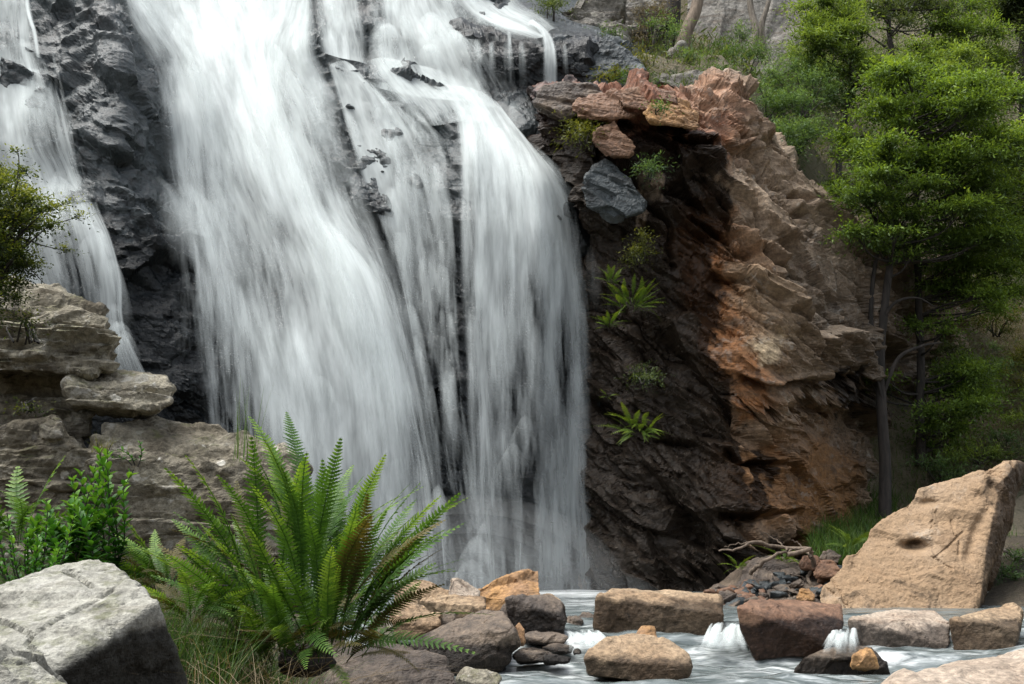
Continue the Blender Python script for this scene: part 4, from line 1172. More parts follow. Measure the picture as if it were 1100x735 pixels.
for q in ((30, 82, 20, 70, .6, .2), (45, 88, 16, 90, .5, .1), (10, 195, 30, 60, .7, .4), (60, 188, 26, 60, .65, .4), (100, 250, 26, 70, .6, .2), (130, 358, 12, 40, .8, .2)):
    veil(mb, *q, q[0] + 3, off=.5, arch=.5)
sheet(mb, [[(24, -30, .2), (27, 10, .3), (34, 35, .3), (38, 60, .1)], [(27, -30, .6), (30, 10, .7), (37, 35, .6), (41, 62, .2)], [(30, -30, .2), (33, 10, .3), (40, 35, .3), (44, 62, .1)]], .5, 95.3, 10, 40, edge=.3)
tag(mb.obj('waterfall', M['fall']), 'stepped thin waterfall at the far left, behind the shrub and ledge', 'waterfall', 'falls of the cascade')


def rapid(ax, ay, bx, by, w_, Ya, Yb, label, n=5, seed=0):
    """short spill between two boulders"""
    mb = MB()
    rr = random.Random(seed)
    for k in range(n * 4):
        s = np.linspace(-1, 1, 8)[None]; t = np.linspace(0, 1, 16)[:, None]
        c0 = ax + rr.uniform(-1, 1) * w_ * .8
        ww = w_ * rr.uniform(.10, .24)
        y0 = ay + rr.uniform(0, .25) * (by - ay); y1 = ay + rr.uniform(.7, 1.05) * (by - ay)
        X = c0 + s * ww * (.7 + .9 * t) + (bx - ax) * t + rr.uniform(-.5, .5) * w_ * t ** 2
        Yp = y0 + (y1 - y0) * t ** 1.7 + 1.5 * s * s
        P = W(X, Yp, Ya + (Yb - Ya) * t + 0 * X - .01 * k)
        fade = (1 - s * s) ** .9 * np.clip(t / .25 + .1, 0, 1) * np.clip((1 - t) / .5, 0, 1)
        mb.add(P, grid_faces(16, 8), flow=np.stack([X * .06, Yp * .03, np.full(X.shape, 7.7 * k)], -1).reshape(-1, 3), dens=np.full(X.size, rr.uniform(.45, .9)), fade=fade.ravel())
    tag(mb.obj('rapid', M['fall']), label, 'rapid', 'small white rapids')


rapid(782, 668, 776, 702, 22, 19.9, 18.2, 'white spill of water between the long brown and the reddish boulder', 7, 1)
rapid(906, 672, 902, 702, 16, 19.3, 17.5, 'narrow white spill between the reddish boulder and the pale block', 5, 2)
rapid(628, 676, 636, 700, 22, 19.4, 17.4, 'white spill right of the blocky black boulder', 6, 3)


# ------------------------------------------------------------------ plants
def rnd_unit(rs, n):
    v = rs.normal(size=(n, 3)); return v / np.linalg.norm(v, axis=1, keepdims=True)


def leaves(mb, C, axis, L, Wd, rs, rnd, fold=.25):
    """kite shaped leaves: base points C, directions axis"""
    n = len(C)
    side = np.cross(axis, rnd_unit(rs, n) * .75 + np.array([0, 0, 1.])); side /= np.linalg.norm(side, axis=1, keepdims=True) + 1e-9
    up = np.cross(side, axis)
    L = np.broadcast_to(L, n)[:, None]; Wd = np.broadcast_to(Wd, n)[:, None]
    mid = C + axis * L * .45 - up * L * fold * .15
    V = np.stack([C, mid + side * Wd * .5, C + axis * L - up * L * fold * .35, mid - side * Wd * .5], 1).reshape(-1, 3)
    mb.add(V, np.arange(4 * n).reshape(n, 4), rnd=np.repeat(np.clip(rnd, 0, 1), 4))


DENSE = 5.0


def crown_clumps(mb, centers, radii, seed, per, spray, L, Wd, flat=.6, top=.55, shell=.55, droop=0.0, twig=3.6):
    """sprays of small leaves gathered in clumps; top light is painted in as paler leaves on the upper outside"""
    rs = np.random.RandomState(seed)
    for c, r in zip(centers, radii):
        c = np.asarray(c); r = np.asarray(r, float) * np.ones(3)
        n = max(6, int(DENSE * per * (r[0] * r[2]) ** .95))
        d = rnd_unit(rs, n)
        rad = rs.uniform(shell * .7, 1.0, n) * (1 + .75 * vnoise(d * 1.9 + c, seed)) * np.where(rs.rand(n) < .16, rs.uniform(1.0, 1.55, n), 1)
        S = c + d * r * rad[:, None]
        # sub clump around every spray
        m = spray
        ax0 = d * np.array([1, 1, flat]) + np.array([0, 0, .35 - droop]) + rs.normal(size=(n, 3)) * .45
        ax0 /= np.linalg.norm(ax0, axis=1, keepdims=True)
        tw = ax0 * np.array([1.25, 1.25, .55]) + rs.normal(size=(n, 3)) * .22
        uu = np.tile(np.linspace(-.5, 1, m), n)[:, None]
        B = np.repeat(S, m, 0) + np.repeat(tw, m, 0) * uu * L * twig - np.array([0, 0, 1.]) * (uu * np.abs(uu)) * L * twig * .35 + rs.normal(size=(n * m, 3)) * L * .22
        AX = np.repeat(tw, m, 0) * .7 + rs.normal(size=(n * m, 3)) * .6
        AX /= np.linalg.norm(AX, axis=1, keepdims=True)
        tone = .34 + .40 * d[:, 2] * top / .55 + .18 * vnoise(S * 1.1, seed + 3) + rs.uniform(-.1, .1, n)  # colour lightens with height in the clump, imitating light from above
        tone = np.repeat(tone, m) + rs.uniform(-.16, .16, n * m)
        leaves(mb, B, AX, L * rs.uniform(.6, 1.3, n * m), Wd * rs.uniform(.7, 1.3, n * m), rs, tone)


def px_clumps(lst, Y, seed, jit=.5):
    """(px, py, rx, ry[, dy]) -> world centres and radii"""
    rr = random.Random(seed); c, r = [], []
    for q in lst:
        y = Y + (q[4] if len(q) > 4 else rr.uniform(-jit, jit) * 1.6)
        s = y / FPX
        c.append(W(q[0], q[1], y)); r.append((q[2] * s, (q[2] + q[3]) * .5 * s, q[3] * s))
    return c, r


def tree(label, trunk, clumps, Y, mat, seed, per=130, spray=9, L=.15, Wd=.05, bark='bark', group=None, cat='tree', name='tree', limbs=True, limb_r=.045, jit=1.0, stems=None, **kw):
    """trunk: [(px, py, Y, radius)...]; clumps traced as separate masses of the crown, each at its own distance"""
    T = np.array([np.append(W(a, b, y), r) for a, b, y, r in trunk])
    o = empty(name, T[0, :3], label, cat, group)
    tb = MB()
    sp = smooth_path(T, 26)
    wob = np.stack([vnoise(np.stack([np.arange(26) * .4, np.full(26, seed), np.full(26, k * 9.)], -1), seed) for k in range(3)], -1) * .05
    wob[0] = 0
    sp[:, :3] += wob
    tube(tb, sp[:, :3], np.maximum(sp[:, 3], .008), 9)
    for st_ in (stems or []):
        S = np.array([np.append(W(a, b, y), r) for a, b, y, r in st_]); S = smooth_path(S, 18)
        tube(tb, S[:, :3], np.maximum(S[:, 3], .008), 7)
    c, r = px_clumps(clumps, Y, seed, jit)
    rr = random.Random(seed)
    if limbs:
        for cc in c:
            dist = np.linalg.norm(sp[:, :3] - cc, axis=1) + np.maximum(0, sp[:, 2] - cc[2] + .3) * 3
            j = int(np.argmin(dist))
            a = sp[j, :3]; b = np.asarray(cc)
            mid = (a + b) / 2 + np.array([rr.uniform(-.2, .2), rr.uniform(-.2, .2), rr.uniform(-.25, .1)]) * np.linalg.norm(b - a) * .5
            pth = smooth_path([a, mid, b], 10)
            rad = np.linspace(min(limb_r, sp[j, 3] * .8), .012, 10)
            tube(tb, pth, rad, 6)
            for q in range(4):
                e = b + np.array([rr.uniform(-1, 1), rr.uniform(-1, 1), rr.uniform(-.3, .9)]) * r[c.index(cc) if False else 0][0] * .7
                tube(tb, smooth_path([pth[6], (pth[6] + e) / 2 + np.array([0, 0, .08]), e], 6), np.linspace(.014, .005, 6), 4)
    tb.obj('trunk' if name == 'tree' else 'stem', M[bark], o)
    cb = MB()
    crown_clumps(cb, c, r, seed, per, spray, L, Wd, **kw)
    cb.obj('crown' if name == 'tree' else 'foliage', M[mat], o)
    return o


def ragged(cx, cy, rx, ry, n, seed, smin=.22, smax=.42, ys=.7):
    """split a mass into n uneven clumps inside its outline"""
    rr = random.Random(seed); out = []
    while len(out) < n:
        a, b = rr.uniform(-1, 1), rr.uniform(-1, 1)
        if a * a + b * b > 1: continue
        k = rr.uniform(smin, smax)
        out.append((cx + a * rx * .85, cy + b * ry * .85, rx * k * 1.0, min(rx, ry) * k * ys * 1.02))
    return out


# the big acacia on the right, its crown traced as separate masses
main_clumps = (ragged(1000, 112, 62, 40, 15, 1, .22, .36) + ragged(960, 150, 62, 40, 14, 2, .22, .36) + ragged(1035, 150, 45, 45, 12, 3, .24, .4) + ragged(990, 200, 85, 42, 18, 4, .2, .32)
               + ragged(935, 228, 44, 30, 9, 5, .26, .42) + ragged(1070, 180, 40, 50, 10, 78, .26, .4) + ragged(975, 85, 45, 22, 8, 79, .3, .42) + ragged(1060, 110, 40, 36, 9, 80, .26, .4) + ragged(1040, 240, 55, 38, 10, 6, .26, .4) + ragged(985, 262, 60, 22, 8, 7, .24, .36))
tree('big dark trunked acacia with a bright green layered crown right of the cliff', [(951, 556, 34.8, .20), (950, 470, 34.9, .17), (946, 400, 35, .15), (948, 340, 35, .13), (958, 270, 35.1, .11), (968, 190, 35.2, .08), (985, 110, 35.3, .03)], main_clumps, 35.0, 'acacia', 301,
     per=150, jit=1.3, stems=[[(946, 400, 35, .10), (936, 350, 35, .08), (938, 300, 35.1, .07), (945, 255, 35.2, .05), (940, 215, 35.2, .02)], [(950, 420, 34.9, .07), (965, 385, 34.8, .06), (990, 372, 34.8, .045), (1012, 368, 34.8, .02)], [(947, 345, 35, .06), (962, 325, 34.7, .05), (985, 320, 34.6, .03), (1005, 330, 34.6, .012)], [(950, 440, 34.9, .05), (940, 400, 34.7, .035), (925, 372, 34.6, .015)]])
main_clumps = None
tree('slender acacia with drooping lower foliage masses, behind the big acacia', [(989, 500, 37.2, .17), (988, 420, 37.2, .14), (987, 330, 37.3, .12), (984, 220, 37.4, .10), (990, 120, 37.5, .04)],
     ragged(1028, 308, 42, 30, 11, 11, .26, .4) + ragged(1035, 428, 46, 46, 15, 12, .24, .38) + ragged(1060, 270, 46, 36, 12, 13, .26, .4) + ragged(1075, 320, 36, 22, 7, 81, .3, .42) + ragged(1000, 350, 28, 18, 5, 82, .3, .45) + ragged(905, 210, 24, 16, 4, 83, .35, .5) + ragged(1015, 470, 24, 26, 6, 14, .3, .45) + ragged(940, 412, 18, 14, 4, 15, .4, .6), 37.0, 'acacia', 302, per=130, jit=1.0, top=.35)
tree('light green acacia cut by the right edge of the picture', [(1118, 470, 39, .16), (1112, 330, 39, .13), (1100, 200, 39, .08), (1095, 120, 39, .03)], ragged(1090, 190, 45, 55, 16, 16, .22, .36) + ragged(1100, 250, 40, 40, 9, 17, .26, .4) + ragged(1130, 140, 50, 60, 12, 18, .26, .4), 39, 'acacia2', 303, per=140)
tree('bright yellow green acacia at the top, left of the big acacia', [(900, 215, 41.5, .13), (905, 150, 42, .11), (915, 90, 42.2, .09), (920, 20, 42.4, .04)], ragged(905, 40, 42, 36, 14, 19, .24, .38) + ragged(925, 85, 40, 26, 10, 20, .26, .4) + ragged(890, 15, 34, 26, 8, 21, .28, .4) + ragged(960, 90, 28, 22, 6, 22, .3, .45), 42, 'acacia2', 304, per=130, L=.17)
tree('open branched dark stemmed tree at the top with sparse olive leaves', [(962, 110, 50, .16), (958, 60, 50, .13), (955, 25, 50.2, .10), (950, -30, 50.5, .05)], ragged(945, 5, 55, 30, 10, 23, .2, .3) + ragged(1000, 10, 40, 30, 7, 24, .22, .3), 50, 'olive', 305, per=60, L=.2, Wd=.06,
     stems=[[(955, 40, 50, .06), (975, 15, 50, .05), (990, -10, 50, .02)], [(957, 55, 50, .05), (930, 35, 50, .04), (915, 20, 50, .02)], [(1004, 60, 51, .08), (1000, 30, 51, .06), (985, 5, 51, .03)]])
tree('mid green tree at the top right with rusty twigs beside it', [(1025, 150, 52, .14), (1028, 80, 52, .10), (1030, 20, 52, .04)], ragged(1035, 30, 48, 36, 15, 25, .22, .34) + ragged(1050, 75, 26, 26, 6, 26, .3, .42), 52, 'acacia', 306, per=120, L=.18)
tree('dark evergreen tree in the top right corner', [(1100, 130, 56, .2), (1098, 40, 56, .14), (1095, -30, 56, .05)], ragged(1095, 15, 50, 40, 16, 27, .22, .34) + ragged(1085, 85, 24, 40, 7, 28, .3, .4), 56, 'olive', 307, per=110, L=.2, Wd=.07)
tree('rust brown dying tree on the upper right slope', [(1058, 190, 54, .12), (1060, 130, 54, .10), (1072, 60, 54, .03)], ragged(1072, 120, 22, 34, 8, 29, .26, .4) + ragged(1090, 160, 22, 26, 5, 30, .26, .4), 54, 'scrub', 308, per=32, L=.2, bark='palebark')

# bushes on the cliff top and slope (feathery, many upright shoots)


def bush(label, lst, Y, mat, seed, per=70, L=.16, Wd=.03, spray=10, cat='bush', group='bushes on the slope', base=None, stems=3, **kw):
    cx = sum(q[0] for q in lst) / len(lst); low = max(q[1] + q[3] for q in lst)
    bx, by = base or (cx, low)
    b0 = W(bx, by, Y)
    o = empty('bush', b0, label, cat, group)
    c, r = px_clumps(lst, Y, seed, .8)
    tb = MB(); rr = random.Random(seed)
    for k in range(len(c)):
        p = b0 + np.array([rr.uniform(-.15, .15), rr.uniform(-.15, .15), 0])
        tube(tb, smooth_path([p, (p + c[k]) / 2 + np.array([rr.uniform(-.1, .1), rr.uniform(-.1, .1), .1]), c[k]], 8), np.linspace(.03, .008, 8) * min(1, Y / 30), 5)
    tb.obj('stem', M['bark'], o)
    cb = MB()
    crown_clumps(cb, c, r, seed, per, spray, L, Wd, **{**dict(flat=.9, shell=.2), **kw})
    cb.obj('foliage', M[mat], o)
    return o


bush('large feathery green bush on the cliff top under the grey rock face', ragged(862, 92, 44, 46, 16, 41, .24, .38, .9), 40.5, 'bush', 401, per=60)
bush('bushy feathery green shrub spilling over the cliff edge', ragged(850, 135, 40, 34, 13, 42, .26, .4, .9), 38.6, 'bush', 402, per=70)
bush('grey green loose bush between the rock face and the feathery one', ragged(800, 58, 30, 34, 10, 43, .28, .42, .9), 43.5, 'bush', 403, per=50)
bush('small bright bush against the grey rock face, left of the feathery ones', ragged(782, 60, 20, 26, 7, 44, .3, .45, .9), 42.5, 'grass', 404, per=55)
bush('grey twiggy bush at the top, left of the leaning trunk', ragged(700, 30, 30, 28, 9, 45, .25, .4, .9), 43.0, 'scrub', 405, per=40)
bush('green bush at the foot of the two dark trunks', ragged(712, 34, 16, 26, 6, 46, .35, .5, .9), 42.0, 'bush', 406, per=70)
bush('yellow green bush hugging the outcrop above the red rocks', ragged(672, 62, 24, 16, 7, 47, .3, .45, .9), 40.2, 'yellowbush', 407, per=70)
bush('dark green cushion bush on the lip beside the upper stream', ragged(588, 12, 20, 14, 6, 48, .35, .5, .8), 40.0, 'olive', 408, per=80)
bush('bright low bush on the brown stacked outcrop', ragged(655, 35, 16, 12, 5, 49, .35, .5, .8), 40.8, 'grass', 409, per=80)
bush('low green tuft bush above the red ledge', ragged(686, 88, 18, 8, 6, 50, .3, .45, .8), 35.4, 'grass', 410, per=120, L=.13)
bush('olive tuft bush at the left end above the red ledge', ragged(654, 82, 14, 14, 5, 51, .35, .5, .9), 36.0, 'yellowbush', 411, per=90, L=.13)
bush('small bright tuft bush on the orange cliff shoulder', ragged(712, 116, 8, 8, 4, 52, .4, .6, .9), 31.1, 'grass', 412, per=160, L=.12)
bush('mixed olive and brown bush hanging in the niche under the red ledge', ragged(628, 134, 16, 20, 7, 53, .35, .5, .9), 31.9, 'yellowbush', 413, per=120, L=.14, droop=.3)
bush('tiny green bush rooted in the wet cliff under the black hollow', ragged(698, 180, 11, 11, 5, 54, .4, .55, .9), 31.4, 'bush', 414, per=150, L=.12)
bush('mossy plant hanging down the wet cliff above the upper fern', ragged(686, 262, 8, 26, 5, 55, .5, .8, 1.4), 31.9, 'yellowbush', 415, per=150, L=.10, droop=.8)
bush('dark mossy tuft on the wet cliff between the two cliff ferns', ragged(694, 400, 12, 14, 5, 56, .4, .6, .9), 31.8, 'olive', 416, per=130, L=.10)
bush('dark leafy bush behind the cliff corner under the acacia', ragged(905, 196, 26, 24, 8, 57, .3, .42, .9), 39.8, 'olive', 417, per=70)
bush('golden green bush on the far right slope', ragged(1072, 345, 28, 20, 9, 58, .28, .42, .9), 45.5, 'yellowbush', 418, per=55)
bush('dark green undergrowth bush below the golden one', ragged(1060, 385, 30, 18, 8, 59, .3, .42, .9), 43.0, 'bush', 419, per=55)
bush('dark green bush in the gap right of the tilted boulder', ragged(1086, 612, 22, 24, 8, 60, .32, .46, .9), 29.5, 'bush', 420, per=110, L=.13)
bush('shady olive bush behind the slender trunks', ragged(968, 470, 30, 22, 7, 61, .3, .42, .9), 38.6, 'olive', 421, per=70)
bush('brown green understorey bush left of the big acacia crown', ragged(905, 130, 30, 26, 8, 62, .3, .4, .9), 44, 'olive', 422, per=55)
bush('shadowy scrub bush on the slope between the acacia trunks', ragged(1010, 390, 40, 40, 10, 63, .28, .4, .9), 42, 'olive', 423, per=45)
bush('olive scrub bush high on the slope behind the acacia', ragged(960, 60, 40, 34, 9, 64, .28, .4, .9), 56, 'olive', 424, per=40, L=.2)
bush('grey scrub bush high on the right slope', ragged(1080, 190, 34, 40, 9, 65, .28, .4, .9), 58, 'scrub', 425, per=35, L=.2)

bush('pale green acacia bush filling the gap above the big acacia', ragged(1010, 70, 50, 30, 12, 90, .26, .4, .9), 47, 'acacia2', 426, per=80, L=.17, Wd=.05)
bush('deep green bush under the top right evergreen', ragged(1075, 235, 40, 30, 9, 91, .28, .42, .9), 46, 'olive', 427, per=70)
bush('mid green bush beside the top edge right of the rock face', ragged(870, 60, 30, 30, 9, 92, .28, .42, .9), 47, 'acacia2', 428, per=70)
bush('olive bush in the shade below the bright top acacia', ragged(925, 165, 36, 26, 9, 93, .28, .42, .9), 43.5, 'olive', 429, per=70)
bush('grey green bush at the very top beside the dark stemmed tree', ragged(1015, -5, 60, 26, 12, 94, .28, .42, .9), 62, 'olive', 430, per=50, L=.22, Wd=.06)
bush('green creeping bush along the cliff shoulder behind the tan slabs', ragged(820, 108, 22, 26, 8, 95, .3, .42, .9), 38.9, 'bush', 431, per=80)
bush('yellowish grassy bush between the grey slab and the leaning trunk', ragged(690, 68, 26, 12, 8, 96, .3, .42, .9), 38.9, 'yellowbush', 432, per=80)
bush('green herb bush right of the grey slab on the cliff top', ragged(776, 84, 16, 14, 6, 97, .3, .45, .9), 37.6, 'grass', 433, per=90)

bush('pale twiggy scrub bush on the bare slope right of the trunks', ragged(1055, 440, 34, 24, 9, 101, .28, .42, .9), 42.5, 'scrub', 434, per=70)
bush('light green bush above the tip of the tilted boulder', ragged(1085, 478, 34, 18, 9, 102, .28, .42, .9), 38.4, 'bush', 435, per=80)
bush('green bush between the dark trunk and the tilted boulder', ragged(1005, 508, 30, 18, 9, 103, .28, .42, .9), 36.6, 'bush', 436, per=80)
bush('yellow green bush at the right edge halfway up the slope', ragged(1096, 395, 26, 26, 9, 104, .28, .42, .9), 43.6, 'yellowbush', 437, per=80)

bush('feathery green bush hanging over the top right end of the cliff', ragged(836, 150, 22, 24, 9, 111, .3, .42, .9), 36.9, 'bush', 441, per=90)
bush('fresh green bush on the cliff top between the red rocks and the rock face', ragged(752, 70, 24, 16, 8, 112, .3, .42, .9), 39.6, 'bush', 442, per=90)
bush('fresh green bush left of the leaning trunk base', ragged(668, 84, 20, 10, 7, 113, .3, .45, .9), 37.4, 'grass', 443, per=110)
bush('lush pale green bush on the far right slope under the light acacia', ragged(1080, 300, 34, 26, 10, 114, .28, .42, .9), 41.5, 'acacia2', 444, per=90)
bush('lush light green bush at the right edge level with the slender trunk', ragged(1100, 440, 26, 24, 9, 115, .28, .42, .9), 40.6, 'acacia2', 445, per=90)
bush('low light green bush in front of the dry slope', ragged(1048, 488, 36, 14, 9, 116, .28, .42, .9), 37.4, 'acacia2', 446, per=90)

# trunks at the top centre
for nm, path, bk, lab in (('tree_trunk', [(732, 52, 42.5, .30), (738, 32, 42.6, .26), (748, 8, 42.8, .24), (752, -30, 43, .2), (754, -120, 43.2, .15)], 'dead', 'leaning brown trunk at the top centre beside the black one'),
                          ('tree_trunk', [(722, 30, 44, .3), (724, 0, 44, .28), (722, -60, 44, .24), (720, -140, 44, .2)], 'bark', 'black upright trunk at the top centre behind the leaning one'),
                          ('tree_trunk', [(806, 60, 49, .2), (812, 34, 49, .16), (806, 5, 49.2, .14), (800, -60, 49.4, .1)], 'palebark', 'pale thin trunk in front of the grey rock face'),
                          ('tree_trunk', [(822, 62, 49.5, .16), (818, 30, 49.5, .14), (826, 0, 49.6, .1), (834, -50, 49.6, .07)], 'palebark', 'pale forked trunk just right of the thin one before the rock face'),
                          ('tree_trunk', [(1056, 160, 52, .18), (1057, 110, 52, .16), (1058, 60, 52.2, .12)], 'palebark', 'bare pale dead trunk on the upper right slope')):
    T = smooth_path([np.append(W(a, b, y), r) for a, b, y, r in path], 22)
    o = empty('tree', T[0, :3], lab, 'tree', 'bare trunks on the upper slope')
    mb = MB(); tube(mb, T[:, :3], T[:, 3], 10)
    mb.obj('trunk', M[bk], o)


# ferns
def frond_mesh(L, width, npair, seed, arch=.35, lobes=5):
    """one frond along +X rising in Z: midrib plus toothed leaflets; returns vertices, faces, tone"""
    rr = np.random.RandomState(seed)
    n = 24
    toff = rr.uniform(-.14, .16)
    t = np.linspace(0, 1, n)
    rib = np.stack([L * t * (1 - .12 * arch * t), .05 * L * (np.sin(t * 2.6 + seed * 1.7) - np.sin(seed * 1.7)) * t, -arch * L * t ** 2.2], -1)
    mb = MB()
    tube(mb, rib, np.linspace(.006, .0015, n) * L / 1.2, 5, rnd=.35)
    for k in range(npair):
        s = .14 + .85 * (k + .5) / npair
        f = s * (n - 1); i = int(f); q = rib[i] * (1 - (f - i)) + rib[min(n - 1, i + 1)] * (f - i)
        tg = rib[min(n - 1, i + 1)] - rib[max(0, i - 1)]; tg /= np.linalg.norm(tg)
        wl = width * .5 * (np.sin(min(1, (s - .10) / .42) * math.pi / 2) ** .9) * (1 - max(0, (s - .55) / .45) ** 1.7 * .92) * rr.uniform(.88, 1.1)
        for sd in (-1, 1):
            side = np.array([0, sd, 0.0]) + tg * (.30 + .35 * s) + np.array([0, 0, .16 - .35 * rr.uniform(0, 1)])
            side /= np.linalg.norm(side)
            bw = L * .85 / npair * .92
            back = np.cross(side, np.cross(tg, side)); back /= np.linalg.norm(back)
            m = lobes * 2
            tt = np.linspace(0, 1, m + 1)
            prof = (1 - tt ** 2.2) * .5 * bw * np.where(np.arange(m + 1) % 2 == 0, .62, 1.12)
            prof[0] = bw * .25; prof[-1] = bw * .03
            ax = q + side * (wl * tt)[:, None] + np.array([0, 0, -1]) * (.10 * wl * tt ** 2)[:, None]
            A = ax + back * prof[:, None] + np.array([0, 0, 1]) * (prof * .25)[:, None]
            B = ax - back * prof[:, None] + np.array([0, 0, 1]) * (prof * .25)[:, None]
            V = np.stack([A, ax, B], 1).reshape(-1, 3)
            j = np.arange(m) * 3
            Fq = np.concatenate([np.stack([j, j + 1, j + 4, j + 3], -1), np.stack([j + 1, j + 2, j + 5, j + 4], -1)])
            tone = toff + .16 + .52 * s + .15 * tt + rr.uniform(-.12, .12)
            mb.add(V, Fq, rnd=np.clip(np.repeat(tone, 3), 0, 1))
    return mb


def fern(name, label, loc, nf, L, width, npair, mats, seed, elev=(35, 82), az=(0, 360), arch=.35, lobes=5, group=None, variants=6, old=.2, bias=1.0, spread=.07, rise=.08):
    rr = random.Random(seed)
    o = empty(name, loc, label, 'fern', group)
    ms = []
    for v in range(variants):
        b = frond_mesh(L, width, npair, seed + v, arch * rr.uniform(.3, 2.2), lobes)
        ms.append([b.mesh('frond', M[mats[0]])])
        b2 = frond_mesh(L, width, npair, seed + v, arch * rr.uniform(.8, 1.5), lobes) if len(mats) > 1 else None
        if b2: ms[-1].append(b2.mesh('frond', M[mats[1]]))
    for k in range(nf):
        v = ms[k % variants]
        isold = len(v) > 1 and rr.random() < old
        f = bpy.data.objects.new('frond', v[1] if isold else v[0])
        COL.objects.link(f); f.parent = o
        a = R(az[0] + (az[1] - az[0]) * (k * .618034 % 1.0) + rr.uniform(-8, 8))
        e = R(elev[0] + (elev[1] - elev[0]) * rr.random() ** bias) * (.85 if isold else 1)
        s = rr.uniform(.7, 1.08) * (.9 if isold else 1) * min(1, .45 + .7 * math.sin(e))
        f.rotation_euler = (Matrix.Rotation(a, 3, 'Z') @ Matrix.Rotation(-e, 3, 'Y') @ Matrix.Rotation(rr.uniform(-.9, .9), 3, 'X')).to_euler()
        q = math.sqrt(rr.random()) * spread
        f.location = (q * math.cos(a), q * math.sin(a), rr.uniform(-.02, rise) * (1 - .6 * q / max(spread, .01)))
        f.scale = (s, s, s)
        if isold: f['label'] = 'bronze brown older frond'
    return o


p0 = W(328, 706, 7.3)
big = fern('fern', 'big lush fern clump with upright fronds in the left foreground', p0, 100, .92, .17, 30, ('fern', 'fernold'), 501, elev=(46, 89), arch=.24, lobes=4, old=.14, variants=10, bias=.75, spread=.42, rise=.85)
sb = MB()
rs = np.random.RandomState(3)
D_, F_ = ico(4)
sb.add(D_ * np.array([.17, .17, .10]) * (1 + .25 * fbm(D_ * 3, 3, 2))[:, None] + p0 + np.array([0, 0, -.02]), F_)
sb.obj('rootstock', M['bark'], big)
fern('fern', 'smaller bronze tinged fern crowding the left side of the big clump', W(300, 712, 7.35), 48, .6, .19, 30, ('fern', 'fernold'), 521, elev=(25, 85), arch=.35, lobes=4, old=.4, bias=.8, spread=.2, rise=.2)
fern('fern', 'smaller dark fern crowding the right side of the big clump', W(350, 714, 7.2), 46, .8, .17, 28, ('fern', 'fernold'), 522, elev=(5, 75), arch=.4, lobes=4, old=.25, bias=.8, spread=.25, rise=.35)
CF = 'ferns rooted in the wet cliff'
fern('fern', 'larger yellow green fern on the wet cliff beside the curtain fall', W(678, 336, 31.9), 46, .95, .2, 16, ('cfern',), 511, elev=(-10, 80), az=(180, 370), arch=.5, lobes=2, group=CF, variants=6, spread=.34, rise=.5)
fern('fern', 'small pale fern just left of the larger cliff fern', W(657, 305, 31.9), 12, .55, .16, 12, ('cfern',), 512, elev=(5, 80), az=(170, 370), arch=.4, lobes=2, group=CF, variants=3)
fern('fern', 'small yellowish fern below left of the larger cliff fern', W(654, 352, 31.9), 14, .6, .17, 12, ('cfern',), 513, elev=(0, 75), az=(170, 370), arch=.5, lobes=2, group=CF, variants=3)
fern('fern', 'lower fern on the wet cliff, nearest the pool', W(686, 470, 31.7), 44, .85, .19, 16, ('cfern',), 514, elev=(-15, 75), az=(180, 370), arch=.6, lobes=2, group=CF, variants=6, spread=.36, rise=.5)
fern('fern', 'tiny single fern above the lower cliff fern', W(653, 428, 32.2), 6, .3, .1, 10, ('cfern',), 515, elev=(10, 75), az=(180, 360), arch=.4, lobes=2, group=CF, variants=2)
GF = 'young ferns at the foot of the cliff'
fern('fern', 'little bright fern on the dark ledge left of the dead branch', W(793, 612, 30.4), 12, .55, .16, 12, ('cfern',), 516, elev=(15, 75), lobes=2, group=GF, variants=3)
fern('fern', 'young fern growing behind the dead branch', W(842, 606, 30.6), 16, .8, .2, 14, ('cfern',), 517, elev=(20, 80), lobes=2, group=GF, variants=3)
fern('fern', 'upright fern in the green grass beside the tilted boulder', W(912, 590, 29.8), 14, .85, .22, 14, ('cfern',), 518, elev=(35, 85), lobes=2, group=GF, variants=3)
fern('fern', 'dark low fern at the edge of the boulders under the big fern', W(408, 690, 13.2), 18, .55, .16, 14, ('fern',), 519, elev=(-15, 60), lobes=3, variants=3)
fern('fern', 'dim fern at the left edge behind the pale boulder', W(20, 585, 9.3), 16, .75, .2, 16, ('fern',), 520, elev=(25, 75), lobes=3, variants=3)


